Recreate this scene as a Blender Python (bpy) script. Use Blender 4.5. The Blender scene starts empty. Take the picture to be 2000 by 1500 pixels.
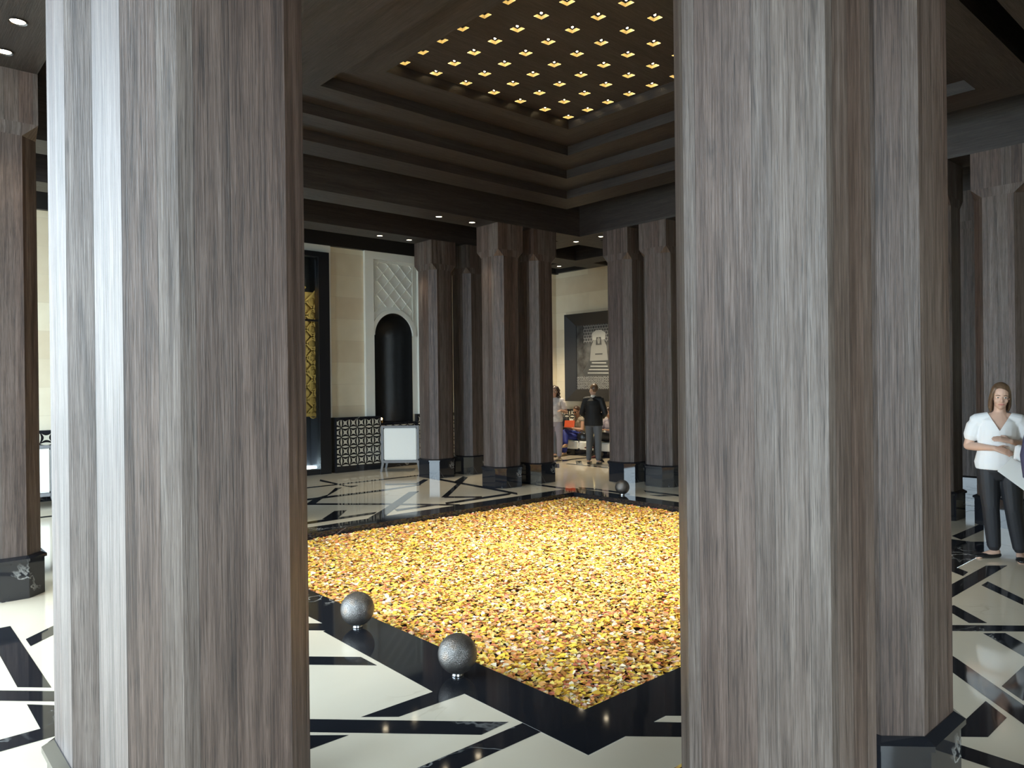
import bpy, bmesh, math, random
from mathutils import Vector, Matrix
import numpy as np
PI = math.pi
random.seed(7)
C = bpy.context.scene.collection
SCN = bpy.context.scene

# ------------------------------------------------------------------ camera
cam_d = bpy.data.cameras.new('camera')
cam = bpy.data.objects.new('camera', cam_d)
C.objects.link(cam)
SC = 1.14
CAM = Vector((-5.0613*SC, -4.788*SC, 1.55*SC))
yaw, pitch, roll, FPX = .8422, -.0016, .0116, 1442.42
fw = Vector((math.cos(yaw)*math.cos(pitch), math.sin(yaw)*math.cos(pitch), math.sin(pitch)))
r0 = Vector((math.sin(yaw), -math.cos(yaw), 0))
u0 = r0.cross(fw)
cr, sr = math.cos(roll), math.sin(roll)
R = cr*r0 - sr*u0
U = sr*r0 + cr*u0
m = Matrix((R, U, -fw)).transposed().to_4x4()
m.translation = CAM
cam.matrix_world = m
cam_d.sensor_fit = 'HORIZONTAL'
cam_d.sensor_width = 36.0
cam_d.lens = 36.0*FPX/2000.0
cam_d.clip_start = .05
cam_d.clip_end = 300
SCN.camera = cam

# ------------------------------------------------------------------ view and world
vs = SCN.view_settings
vs.view_transform = 'Standard'
vs.look = 'None'
vs.gamma = 1.0
vs.use_curve_mapping = False
vs.exposure = 0.0
SCN.cycles.use_denoising = True
SCN.cycles.max_bounces = 8
SCN.cycles.diffuse_bounces = 4
SCN.cycles.glossy_bounces = 4
SCN.cycles.sample_clamp_indirect = 6.0
SCN.cycles.caustics_reflective = False
SCN.cycles.caustics_refractive = False

world = bpy.data.worlds.new('sky')
SCN.world = world
world.use_nodes = True
bg = world.node_tree.nodes['Background']
bg.inputs['Color'].default_value = (.70, .87, 1.0, 1)
bg.inputs['Strength'].default_value = 13.5

def portal(name, loc, rot, sx, sy):
    d = bpy.data.lights.new(name, 'AREA')
    d.shape = 'RECTANGLE'
    d.size, d.size_y = sx, sy
    d.cycles.is_portal = True
    o = bpy.data.objects.new(name, d)
    o.location = loc
    o.rotation_euler = rot
    C.objects.link(o)
    return o
XW, YW = 7.9, 8.1            # inner faces of the two solid walls
XO, YO = -9.0, -9.0          # the two open sides of the hall
ZC = 5.5
OPN = (-3.4, YW)             # long opening of the left side
DOORX = (XO, -4.6)           # entrance behind the camera
portal('daylight_portal', (XO, (OPN[0]+OPN[1])/2, ZC/2), (0, -PI/2, 0), ZC, OPN[1]-OPN[0])
portal('daylight_portal', ((DOORX[0]+DOORX[1])/2, YO, 2.25), (PI/2, 0, 0), DOORX[1]-DOORX[0], 4.5)

# ------------------------------------------------------------------ node helpers
def mat(name):
    mt = bpy.data.materials.new(name)
    mt.use_nodes = True
    nt = mt.node_tree
    return mt, nt, nt.nodes['Principled BSDF']
def N(nt, typ, **kw):
    n = nt.nodes.new(typ)
    for k, v in kw.items():
        if k.startswith('i_'):
            n.inputs[int(k[2:])].default_value = v
        else:
            setattr(n, k, v)
    return n
def L(nt, a, b):
    nt.links.new(a, b)
def ramp(nt, fac, stops):
    r = nt.nodes.new('ShaderNodeValToRGB')
    el = r.color_ramp.elements
    while len(el) < len(stops):
        el.new(.5)
    for e, (p, c) in zip(el, stops):
        e.position = p
        e.color = (*c, 1) if len(c) == 3 else c
    nt.links.new(fac, r.inputs[0])
    return r.outputs[0]
def math_n(nt, op, a, b=None, clamp=False):
    n = nt.nodes.new('ShaderNodeMath')
    n.operation = op
    n.use_clamp = clamp
    for i, v in enumerate((a, b)):
        if v is None:
            continue
        if isinstance(v, (int, float)):
            n.inputs[i].default_value = v
        else:
            nt.links.new(v, n.inputs[i])
    return n.outputs[0]
def mixc(nt, fac, a, b, mode='MIX'):
    n = nt.nodes.new('ShaderNodeMix')
    n.data_type = 'RGBA'
    n.blend_type = mode
    for sock, v in ((n.inputs[0], fac), (n.inputs[6], a), (n.inputs[7], b)):
        if isinstance(v, (int, float)):
            sock.default_value = v
        elif isinstance(v, tuple):
            sock.default_value = (*v, 1)
        else:
            nt.links.new(v, sock)
    return n.outputs[2]

def simple(name, col, rough=.5, metal=0, spec=.5, noise=0, nscale=30, bump=0):
    mt, nt, b = mat(name)
    b.inputs['Base Color'].default_value = (*col, 1)
    b.inputs['Roughness'].default_value = rough
    b.inputs['Metallic'].default_value = metal
    b.inputs['Specular IOR Level'].default_value = spec
    if noise or bump:
        tc = N(nt, 'ShaderNodeTexCoord')
        nz = N(nt, 'ShaderNodeTexNoise')
        nz.inputs['Scale'].default_value = nscale
        nz.inputs['Detail'].default_value = 4
        L(nt, tc.outputs['Object'], nz.inputs['Vector'])
        if noise:
            c = mixc(nt, nz.outputs[0], tuple(max(0, x*(1-noise)) for x in col), tuple(min(1, x*(1+noise)) for x in col))
            L(nt, c, b.inputs['Base Color'])
        if bump:
            bp = N(nt, 'ShaderNodeBump')
            bp.inputs['Strength'].default_value = bump
            bp.inputs['Distance'].default_value = .01
            L(nt, nz.outputs[0], bp.inputs['Height'])
            L(nt, bp.outputs[0], b.inputs['Normal'])
    return mt

def wood(name, gain=1.0, board=.105, seed=0.0):
    """weathered brushed planks; u across the grain in metres, v along it"""
    mt, nt, b = mat(name)
    uv = N(nt, 'ShaderNodeUVMap')
    oi = N(nt, 'ShaderNodeObjectInfo')
    sep = N(nt, 'ShaderNodeSeparateXYZ')
    L(nt, uv.outputs[0], sep.inputs[0])
    u, v = sep.outputs[0], sep.outputs[1]
    rnd = math_n(nt, 'MULTIPLY', oi.outputs['Random'], 37.0)
    bid = math_n(nt, 'FLOOR', math_n(nt, 'DIVIDE', u, board))
    bfr = math_n(nt, 'FRACT', math_n(nt, 'DIVIDE', u, board))
    wn = N(nt, 'ShaderNodeTexWhiteNoise', noise_dimensions='2D')
    cmb = N(nt, 'ShaderNodeCombineXYZ')
    L(nt, bid, cmb.inputs[0]); L(nt, rnd, cmb.inputs[1])
    L(nt, cmb.outputs[0], wn.inputs[0])
    bv = wn.outputs[0]
    def stretched(su, sv, detail, rough, dist=0.0):
        c = N(nt, 'ShaderNodeCombineXYZ')
        L(nt, math_n(nt, 'MULTIPLY', u, su), c.inputs[0])
        L(nt, math_n(nt, 'MULTIPLY', v, sv), c.inputs[1])
        L(nt, math_n(nt, 'ADD', math_n(nt, 'MULTIPLY', bv, 50.0), math_n(nt, 'ADD', rnd, seed)), c.inputs[2])
        n = N(nt, 'ShaderNodeTexNoise')
        n.inputs['Scale'].default_value = 1.0
        n.inputs['Detail'].default_value = detail
        n.inputs['Roughness'].default_value = rough
        n.inputs['Distortion'].default_value = dist
        L(nt, c.outputs[0], n.inputs['Vector'])
        return n.outputs[0]
    broad = stretched(26, .8, 5, .62, .5)
    fine = stretched(180, 3.6, 4, .7, .35)
    hair = stretched(340, 7.0, 2, .6, .25)
    patch = stretched(10, 2.6, 6, .7, .9)
    stain = stretched(18, 1.3, 5, .66, .7)
    tone = math_n(nt, 'ADD', math_n(nt, 'MULTIPLY', broad, .52), math_n(nt, 'MULTIPLY', fine, .48))
    tone = math_n(nt, 'ADD', tone, math_n(nt, 'MULTIPLY', math_n(nt, 'SUBTRACT', bv, .5), .10))
    tone = math_n(nt, 'ADD', tone, math_n(nt, 'MULTIPLY', math_n(nt, 'SUBTRACT', patch, .5), .13))
    g = gain
    base = ramp(nt, tone, [(.30, (.017*g, .0108*g, .0085*g)), (.41, (.046*g, .032*g, .026*g)), (.50, (.082*g, .061*g, .051*g)),
                           (.60, (.120*g, .096*g, .084*g)), (.74, (.205*g, .176*g, .160*g))])
    # reddish against greyish boards
    tint = mixc(nt, bv, (1.14, .94, .87), (.98, 1.0, 1.0))
    base = mixc(nt, .8, base, tint, 'MULTIPLY')
    # dark open grain lines
    gl = ramp(nt, hair, [(.30, (.12, .10, .095)), (.44, (1, 1, 1))])
    base = mixc(nt, .75, base, gl, 'MULTIPLY')
    sm = ramp(nt, stain, [(.32, (.30, .27, .26)), (.45, (1, 1, 1))])
    base = mixc(nt, .6, base, sm, 'MULTIPLY')
    # joints between boards
    j = math_n(nt, 'LESS_THAN', bfr, .018)
    base = mixc(nt, math_n(nt, 'MULTIPLY', j, .7), base, (.012, .009, .008))
    L(nt, base, b.inputs['Base Color'])
    rg = ramp(nt, fine, [(.3, (.62, .62, .62)), (.7, (.40, .40, .40))])
    L(nt, rg, b.inputs['Roughness'])
    b.inputs['Specular IOR Level'].default_value = .5
    hgt = math_n(nt, 'ADD', math_n(nt, 'MULTIPLY', fine, .6), math_n(nt, 'MULTIPLY', hair, .4))
    hgt = math_n(nt, 'SUBTRACT', hgt, math_n(nt, 'MULTIPLY', j, .8))
    bp = N(nt, 'ShaderNodeBump')
    bp.inputs['Strength'].default_value = .55
    bp.inputs['Distance'].default_value = .004
    L(nt, hgt, bp.inputs['Height'])
    L(nt, bp.outputs[0], b.inputs['Normal'])
    return mt

def marble(name, c0, c1, vein, vein_w, vscale, rough, big=1.2):
    mt, nt, b = mat(name)
    tc = N(nt, 'ShaderNodeTexCoord')
    n1 = N(nt, 'ShaderNodeTexNoise')
    n1.inputs['Scale'].default_value = big
    n1.inputs['Detail'].default_value = 6
    n1.inputs['Distortion'].default_value = .6
    L(nt, tc.outputs['Object'], n1.inputs['Vector'])
    base = mixc(nt, n1.outputs[0], c0, c1)
    w = N(nt, 'ShaderNodeTexNoise')
    w.inputs['Scale'].default_value = vscale
    w.inputs['Detail'].default_value = 5
    w.inputs['Distortion'].default_value = 1.4
    L(nt, tc.outputs['Object'], w.inputs['Vector'])
    d = math_n(nt, 'ABSOLUTE', math_n(nt, 'SUBTRACT', w.outputs[0], .5))
    gate = N(nt, 'ShaderNodeTexNoise')
    gate.inputs['Scale'].default_value = vscale*.8
    L(nt, tc.outputs['Object'], gate.inputs['Vector'])
    f = ramp(nt, d, [(0, (1, 1, 1)), (vein_w, (0, 0, 0))])
    gt = ramp(nt, gate.outputs[0], [(.56, (0, 0, 0)), (.72, (.8, .8, .8))])
    f = mixc(nt, 1.0, f, gt, 'MULTIPLY')
    base = mixc(nt, f, base, vein)
    L(nt, base, b.inputs['Base Color'])
    b.inputs['Roughness'].default_value = rough
    b.inputs['Specular IOR Level'].default_value = .6
    return mt

def stone_blocks(name):
    mt, nt, b = mat(name)
    uv = N(nt, 'ShaderNodeUVMap')
    br = N(nt, 'ShaderNodeTexBrick')
    br.offset = .5
    br.inputs['Scale'].default_value = 1.0
    br.inputs['Mortar Size'].default_value = .003
    br.inputs['Brick Width'].default_value = 1.55
    br.inputs['Row Height'].default_value = .445
    br.inputs['Color1'].default_value = (.80, .72, .55, 1)
    br.inputs['Color2'].default_value = (.68, .57, .41, 1)
    br.inputs['Mortar'].default_value = (.64, .55, .41, 1)
    L(nt, uv.outputs[0], br.inputs['Vector'])
    nz = N(nt, 'ShaderNodeTexNoise')
    nz.inputs['Scale'].default_value = 3
    nz.inputs['Detail'].default_value = 5
    L(nt, uv.outputs[0], nz.inputs['Vector'])
    c = mixc(nt, .35, br.outputs[0], ramp(nt, nz.outputs[0], [(.3, (.8, .74, .66)), (.7, (1.0, 1.0, 1.0))]), 'MULTIPLY')
    L(nt, c, b.inputs['Base Color'])
    b.inputs['Roughness'].default_value = .45
    return mt

def flower_tile(name, size=.19, rough=.15):
    """black and cream cement tiles: outlined lenses on every grid line, concave stars between"""
    mt, nt, b = mat(name)
    uv = N(nt, 'ShaderNodeUVMap')
    sep = N(nt, 'ShaderNodeSeparateXYZ')
    L(nt, uv.outputs[0], sep.inputs[0])
    fu = math_n(nt, 'FRACT', math_n(nt, 'DIVIDE', sep.outputs[0], size))
    fv = math_n(nt, 'FRACT', math_n(nt, 'DIVIDE', sep.outputs[1], size))
    def lens(t, q):
        d = math_n(nt, 'MINIMUM', q, math_n(nt, 'SUBTRACT', 1.0, q))
        s = math_n(nt, 'SINE', math_n(nt, 'MULTIPLY', t, PI))
        inner = math_n(nt, 'LESS_THAN', d, math_n(nt, 'SUBTRACT', math_n(nt, 'MULTIPLY', s, .13), .02))
        outer = math_n(nt, 'LESS_THAN', d, math_n(nt, 'ADD', math_n(nt, 'MULTIPLY', s, .30), .012))
        return inner, outer
    i1, o1 = lens(fu, fv)
    i2, o2 = lens(fv, fu)
    blk = math_n(nt, 'MAXIMUM', o1, o2)
    wht = math_n(nt, 'MAXIMUM', i1, i2)
    blk = math_n(nt, 'MULTIPLY', blk, math_n(nt, 'SUBTRACT', 1.0, wht))
    base = mixc(nt, blk, (.62, .57, .46), (.012, .011, .012))
    L(nt, base, b.inputs['Base Color'])
    b.inputs['Roughness'].default_value = rough
    return mt

def glass(name, col=(1, 1, 1), rough=0.0):
    mt, nt, b = mat(name)
    b.inputs['Base Color'].default_value = (*col, 1)
    b.inputs['Transmission Weight'].default_value = 1
    b.inputs['Roughness'].default_value = rough
    b.inputs['IOR'].default_value = 1.1
    return mt
def emit(name, col, s):
    mt, nt, b = mat(name)
    b.inputs['Base Color'].default_value = (*col, 1)
    b.inputs['Emission Color'].default_value = (*col, 1)
    b.inputs['Emission Strength'].default_value = s
    return mt

M = {}
M['wood'] = wood('weathered_wood', .9)
M['beam'] = wood('dark_ceiling_wood', .24, .16, 5.0)
M['beige'] = marble('cream_marble', (.70, .60, .45), (.78, .70, .56), (.50, .40, .28), .02, 1.5, .07)
M['black'] = marble('black_marble', (.010, .011, .014), (.018, .019, .023), (.75, .74, .70), .010, 1.1, .05, 3)
M['white_plaster'] = simple('white_plaster', (.78, .77, .70), .5, noise=.04, nscale=6)
M['stone'] = stone_blocks('cream_stone_blocks')
M['tile'] = flower_tile('flower_tiles')
M['black_plaster'] = simple('polished_black_plaster', (.012, .012, .012), .42, spec=.45, noise=.5, nscale=7, bump=.6)
M['black_metal'] = simple('black_metal', (.012, .012, .014), .3, spec=.5)
M['darkwood'] = simple('cornice_wood', (.014, .012, .011), .45)
M['glass'] = glass('clear_glass', (.9, .95, .93))
M['gold'] = simple('gold_leaf', (.88, .70, .34), .35, metal=.3)
M['bronze'] = simple('bronze_screen', (.40, .26, .07), .45, metal=.4)
M['bulb'] = emit('warm_bulb', (1.0, .80, .48), 30)
M['dark_can'] = simple('lamp_housing', (.006, .006, .007), .5)
M['down'] = emit('downlight_glow', (1.0, .84, .58), 14)

# ------------------------------------------------------------------ mesh helpers
def link(name, me, parent=None, loc=None):
    o = bpy.data.objects.new(name, me)
    C.objects.link(o)
    if parent is not None:
        o.parent = parent
    if loc is not None:
        o.location = loc
    return o
def obj(name, bm, mats, parent=None, loc=None, smooth=False):
    me = bpy.data.meshes.new(name)
    bm.to_mesh(me)
    bm.free()
    if not isinstance(mats, (list, tuple)):
        mats = [mats]
    for x in mats:
        me.materials.append(x)
    if smooth:
        for p in me.polygons:
            p.use_smooth = True
    return link(name, me, parent, loc)
def thing(name, label, cat, loc=(0, 0, 0), rz=0, group=None):
    o = bpy.data.objects.new(name, None)
    o.empty_display_size = .1
    C.objects.link(o)
    o.location = loc
    o.rotation_euler = (0, 0, rz)
    o['label'] = label
    o['category'] = cat
    if group:
        o['group'] = group
    return o
def tag(o, label, cat, group=None):
    o['label'] = label
    o['category'] = cat
    if group:
        o['group'] = group
    return o
def struct(o):
    o['kind'] = 'structure'
    return o
def copy_tree(o, parent=None):
    c = o.copy()
    C.objects.link(c)
    if parent is not None:
        c.parent = parent
    for ch in list(o.children):
        copy_tree(ch, c)
    return c
def face(bm, pts, mi=0, uvs=None):
    vsx = [bm.verts.new(p) for p in pts]
    f = bm.faces.new(vsx)
    f.material_index = mi
    if uvs:
        lay = bm.loops.layers.uv.verify()
        for lp, q in zip(f.loops, uvs):
            lp[lay].uv = q
    return f
def box(bm, x0, x1, y0, y1, z0, z1, mi=0, grain='z', skip=''):
    """box with metre UVs; grain axis is v"""
    def uv(p, n):
        x, y, z = p
        if n == 'x':
            h, w = (y, z)
        elif n == 'y':
            h, w = (x, z)
        else:
            h, w = (x, y)
        ax = {'x': ('y', 'z'), 'y': ('x', 'z'), 'z': ('x', 'y')}[n]
        off = {'x': 0.0, 'y': 3.3, 'z': 7.7}[n]
        if grain == ax[0]:
            return (w+off, h)
        return (h+off, w)
    F = {'-x': [(x0, y1, z0), (x0, y0, z0), (x0, y0, z1), (x0, y1, z1)], '+x': [(x1, y0, z0), (x1, y1, z0), (x1, y1, z1), (x1, y0, z1)],
         '-y': [(x0, y0, z0), (x1, y0, z0), (x1, y0, z1), (x0, y0, z1)], '+y': [(x1, y1, z0), (x0, y1, z0), (x0, y1, z1), (x1, y1, z1)],
         '-z': [(x0, y1, z0), (x1, y1, z0), (x1, y0, z0), (x0, y0, z0)], '+z': [(x0, y0, z1), (x1, y0, z1), (x1, y1, z1), (x0, y1, z1)]}
    for k, ps in F.items():
        if k in skip.split():
            continue
        face(bm, ps, mi, [uv(p, k[1]) for p in ps])
def weld(bm, d=1e-5):
    bmesh.ops.remove_doubles(bm, verts=bm.verts, dist=d)
def prism(bm, prof, z0, z1, mi=0, caps=True):
    """vertical prism; UV u runs round the perimeter in metres, v is height"""
    n = len(prof)
    u = 0
    for i in range(n):
        a, b = prof[i], prof[(i+1) % n]
        l = math.hypot(b[0]-a[0], b[1]-a[1])
        face(bm, [(*a, z0), (*b, z0), (*b, z1), (*a, z1)], mi, [(u, z0), (u+l, z0), (u+l, z1), (u, z1)])
        u += l
    if caps:
        face(bm, [(*p, z1) for p in prof], mi, [p for p in prof])
        face(bm, [(*p, z0) for p in reversed(prof)], mi, [p for p in reversed(prof)])
def octo(w, c):
    return [(-w, -w+c), (-w+c, -w), (w-c, -w), (w, -w+c), (w, w-c), (w-c, w), (-w+c, w), (-w, w-c)]
def mod_apply(o, add):
    """apply modifiers by evaluating the object"""
    add(o)
    dg = bpy.context.evaluated_depsgraph_get()
    me = bpy.data.meshes.new_from_object(o.evaluated_get(dg))
    o.modifiers.clear()
    o.data = me
    return o

# ------------------------------------------------------------------ floor
PX, PY, BD = 2.847, 2.736, .343          # pool half sizes and width of its border
BX, BY = PX+BD, PY+BD
fl = bmesh.new()
def frect(x0, x1, y0, y1):
    face(fl, [(x0, y0, 0), (x1, y0, 0), (x1, y1, 0), (x0, y1, 0)])
frect(XO-.2, -BX, YO-.2, YW+.9)
frect(BX, XW+.3, YO-.2, YW+.9)
frect(-BX, BX, YO-.2, -BY)
frect(-BX, BX, BY, YW+.9)
inkz = [.0006]
def ink(pts, s=SC):
    a = 0
    for i in range(len(pts)):
        x1, y1 = pts[i]; x2, y2 = pts[(i+1) % len(pts)]
        a += x1*y2-x2*y1
    if a < 0:
        pts = pts[::-1]
    inkz[0] += .00002
    vsx = [fl.verts.new((x*s, y*s, inkz[0])) for x, y in pts]
    f = fl.faces.new(vsx)
    f.material_index = 1
    f.normal_update()
    bmesh.ops.triangulate(fl, faces=[f], ngon_method='EAR_CLIP')
# bands of black marble let into the cream marble (plan units before scaling)
near = [
 [(-3.55, -.44), (-2.92, -1.07), (-2.92, -1.245), (-3.62, -.545)],
 [(-4.02, -1.07), (-2.84, -2.25), (-3.01, -2.26), (-4.10, -1.17)],
 [(-2.87, -.52), (-2.79, -.50), (-2.79, -1.87), (-3.18, -1.86), (-3.31, -1.74), (-2.90, -1.74)],
 [(-3.57, -1.74), (-3.44, -1.86), (-3.98, -1.86), (-3.98, -1.74), (-3.9, -1.70)],
 [(-3.85, -2.30), (-2.80, -2.30), (-2.80, -2.42), (-3.85, -2.42)],
 [(-3.20, 0.0), (-2.79, -.38), (-2.79, -.58), (-3.25, -.11)],
 [(-2.56, -2.70), (-2.36, -2.70), (-1.95, -3.12), (-2.05, -3.20)],
 [(-2.27, -2.70), (-2.10, -2.70), (-1.75, -3.0), (-1.83, -3.12)],
]
right = [
 [(.52, -3.03), (.26, -3.30), (.18, -3.22), (.42, -2.98)],
 [(-.5, -2.60), (.42, -3.52), (.34, -3.60), (-.58, -2.68)],
 [(1.20, -3.0), (1.35, -3.0), (1.02, -3.31), (.85, -3.35)],
 [(.45, -2.84), (1.88, -2.84), (2.01, -2.96), (.45, -2.96)],
 [(1.68, -2.66), (1.55, -2.81), (1.39, -2.82), (1.52, -2.66)],
 [(.03, -3.34), (.13, -3.43), (-.20, -3.76), (-.36, -3.74)],
 [(-.40, -3.23), (-.54, -3.38), (-1.15, -3.98), (-1.30, -3.96), (-.66, -3.32)],
 [(-1.03, -3.65), (-1.16, -3.77), (-1.43, -3.77), (-1.51, -3.69), (-1.38, -3.65)],
 [(-1.59, -3.40), (-1.59, -4.6), (-1.71, -4.6), (-1.71, -3.40)],
 [(-.78, -3.65), (-.25, -3.65), (-.38, -3.77), (-.9, -3.77)],
 [(2.95, -2.25), (3.88, -2.25), (3.88, -2.37), (2.83, -2.37)],
 [(2.75, -2.42), (2.90, -2.56), (2.65, -2.62), (2.0, -2.62), (1.88, -2.5), (2.5, -2.52)],
]
left = [
 [(-4.44, 1.0), (-4.31, 1.0), (-4.31, -.34), (-4.44, -.21)],
 [(-4.8, .09), (-4.1, -.61), (-4.18, -.70), (-4.88, 0.0)],
 [(-4.28, .63), (-3.6, 1.31), (-3.6, 1.14), (-4.28, .46)],
 [(-4.44, -.49), (-4.34, -.60), (-4.20, -.74), (-4.20, -.97), (-4.8, -.97), (-4.8, -.84), (-4.44, -.84)],
]
far = [
 [(-0.62, 2.72), (-0.1, 3.18), (0.88, 4.12), (1.03, 4.08), (-0.35, 2.75), (-0.58, 2.45)],
 [(-1.24, 3.02), (-0.32, 3.02), (-0.43, 2.9), (-1.31, 2.88)],
 [(-0.64, 4.25), (0.11, 3.48), (0.73, 2.73), (0.66, 2.65), (0.04, 3.37), (-0.7, 4.12)],
 [(-0.46, 4.61), (0.76, 4.61), (1.48, 4.69), (1.4, 4.58), (0.67, 4.46), (-0.53, 4.46)],
 [(-0.65, 4.22), (-0.35, 4.57), (-0.08, 4.73), (0.33, 5.27), (0.44, 5.25), (-0.35, 4.4), (-0.57, 4.13)],
 [(-1.04, 3.04), (-0.66, 3.45), (-0.52, 3.39), (-0.9, 2.94)],
 [(1.46, 4.8), (1.84, 5.13), (1.87, 5.03), (1.46, 4.66)],
 [(0.9, 3.37), (1.88, 4.3), (1.92, 4.46), (2.51, 4.95), (2.5, 4.8), (0.96, 3.31)],
 [(2.11, 5.65), (1.99, 3.83), (1.9, 2.93), (1.78, 2.79), (1.86, 3.66), (1.98, 5.46)],
 [(0.68, 2.98), (1.89, 3.0), (1.69, 2.86), (0.6, 2.85)],
 [(1.01, 3.39), (1.35, 3.04), (1.27, 2.95), (0.9, 3.31)],
 [(1.11, 5.12), (1.5, 4.81), (1.42, 4.7), (1.01, 4.97)],
 [(0.65, 6.37), (0.58, 5.34), (0.72, 5.25), (0.53, 5.14), (0.53, 6.16)],
 [(-0.08, 3.01), (0.44, 2.97), (0.54, 2.88), (-0.13, 2.87)],
]
for grp in (near, right, left, far):
    for pts in grp:
        ink(pts)
for pts in right:
    ink([(-y+.35, x-.2) for x, y in pts])                # the same pattern along the far right side
    ink([(-y+2.4, -x+1.5) for x, y in pts])
for k in range(2, 9):                                    # bands along the far aisles
    ink([(2.6+k*.62, 4.62), (3.1+k*.62, 5.12), (3.02+k*.62, 5.2), (2.52+k*.62, 4.70)])
ink([(2.2, 5.42), (6.9, 5.42), (6.9, 5.52), (2.2, 5.52)])
ink([(-6.5, 5.55), (2.2, 5.55), (2.2, 5.65), (-6.5, 5.65)])
ink([(5.0, -2.0), (5.1, -2.0), (5.1, 5.0), (5.0, 5.0)])
fo = struct(obj('floor', fl, [M['beige'], M['black']]))
pav = bmesh.new()  # unseen pale ground outdoors, added to bounce daylight into the hall
for (x0, x1, y0, y1) in ((-40, XO-.2, -40, 40), (XO-.2, 30, -40, YO-.2)):
    face(pav, [(x0, y0, -.02), (x1, y0, -.02), (x1, y1, -.02), (x0, y1, -.02)])
struct(obj('outside_bounce_ground', pav, simple('pale_bounce_ground', (.55, .53, .48), .7)))

# ------------------------------------------------------------------ walls
def wall_rect(bm, a0, a1, z0, z1, axis, pos, mi=0):
    if axis == 'y':
        ps = [(a0, pos, z0), (a1, pos, z0), (a1, pos, z1), (a0, pos, z1)]
    else:
        ps = [(pos, a1, z0), (pos, a0, z0), (pos, a0, z1), (pos, a1, z1)]
    uv = [(a0, z0), (a1, z0), (a1, z1), (a0, z1)] if axis == 'y' else [(a1, z0), (a0, z0), (a0, z1), (a1, z1)]
    face(bm, ps, mi, uv)
NX0, NX1, NZS, NZB = 2.44, 3.40, 2.81, .95        # niche: jambs, springing height, sill
DX0, DX1, DZ = -1.0, 1.33, 4.40                    # glazed door
wl = bmesh.new()
wall_rect(wl, XO, DX0, 0, ZC, 'y', YW)
wall_rect(wl, DX0, DX1, DZ, ZC, 'y', YW)
wall_rect(wl, DX1, NX0, 0, ZC, 'y', YW)
wall_rect(wl, NX0, NX1, 0, NZB, 'y', YW)
wall_rect(wl, NX1, XW+.3, 0, ZC, 'y', YW)
arch = [((NX0+NX1)/2 - math.cos(PI*k/24)*(NX1-NX0)/2, NZS + math.sin(PI*k/24)*(NX1-NX0)/2) for k in range(25)]
for k in range(24):
    (x0, z0), (x1, z1) = arch[k], arch[k+1]
    face(wl, [(x0, YW, z0), (x1, YW, z1), (x1, YW, ZC), (x0, YW, ZC)], 0, [(x0, z0), (x1, z1), (x1, ZC), (x0, ZC)])
# outer skin so the wall has thickness
box(wl, XO, DX0, YW+.001, YW+.3, 0, ZC, 0, skip='-y')
box(wl, NX1+.02, XW+.3, YW+.001, YW+.3, 0, ZC, 0, skip='-y')
wlo = struct(obj('wall_left', wl, M['stone']))
# black polished plaster lining of the niche
nb = bmesh.new()
outline = [(NX0, NZB)] + arch + [(NX1, NZB)]
seg = 10
def shell(t):           # t 0 at the mouth, 1 at the back: the niche is a half barrel
    return YW + .62*math.sin(t*PI/2), math.cos(t*PI/2)
cx = (NX0+NX1)/2
rings = []
for i in range(seg+1):
    y, k = shell(i/seg)
    k = max(k, 0)
    rings.append([(cx+(x-cx)*k, y, NZB + (z-NZB)*(1 if z <= NZS else 1) if z <= NZS else NZS+(z-NZS)*k) for x, z in outline])
for i in range(seg):
    for j in range(len(outline)-1):
        face(nb, [rings[i][j], rings[i+1][j], rings[i+1][j+1], rings[i][j+1]])
face(nb, [(NX0, YW, NZB), (NX1, YW, NZB), (NX1, YW+.65, NZB), (NX0, YW+.65, NZB)])
weld(nb)
bmesh.ops.recalc_face_normals(nb, faces=nb.faces)
struct(obj('niche_lining', nb, M['black_plaster'], wlo, smooth=True))

wb = bmesh.new()
wall_rect(wb, YO, YW+.3, 0, ZC, 'x', XW)
box(wb, XW+.001, XW+.3, YO, YW+.3, 0, ZC, 0, skip='-x')
struct(obj('wall_back', wb, M['stone']))

# unseen walls added behind the camera to narrow the incoming daylight
wf = bmesh.new()
box(wf, DOORX[1], XW, YO-.3, YO, 0, ZC)
box(wf, DOORX[0], DOORX[1], YO-.3, YO, 4.5, ZC)
struct(obj('added_wall_front', wf, M['stone']))
we = bmesh.new()
box(we, XO-.3, XO, YO, OPN[0], 0, ZC)
struct(obj('added_wall_right', we, M['stone']))

# dark cornice above both walls
cn = bmesh.new()
box(cn, XO, XW, YW-.10, YW, 4.56, ZC, grain='x')
box(cn, XW-.10, XW, YO, YW-.10, 4.58, ZC, grain='y')
struct(obj('trim_1', cn, M['darkwood']))

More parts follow.
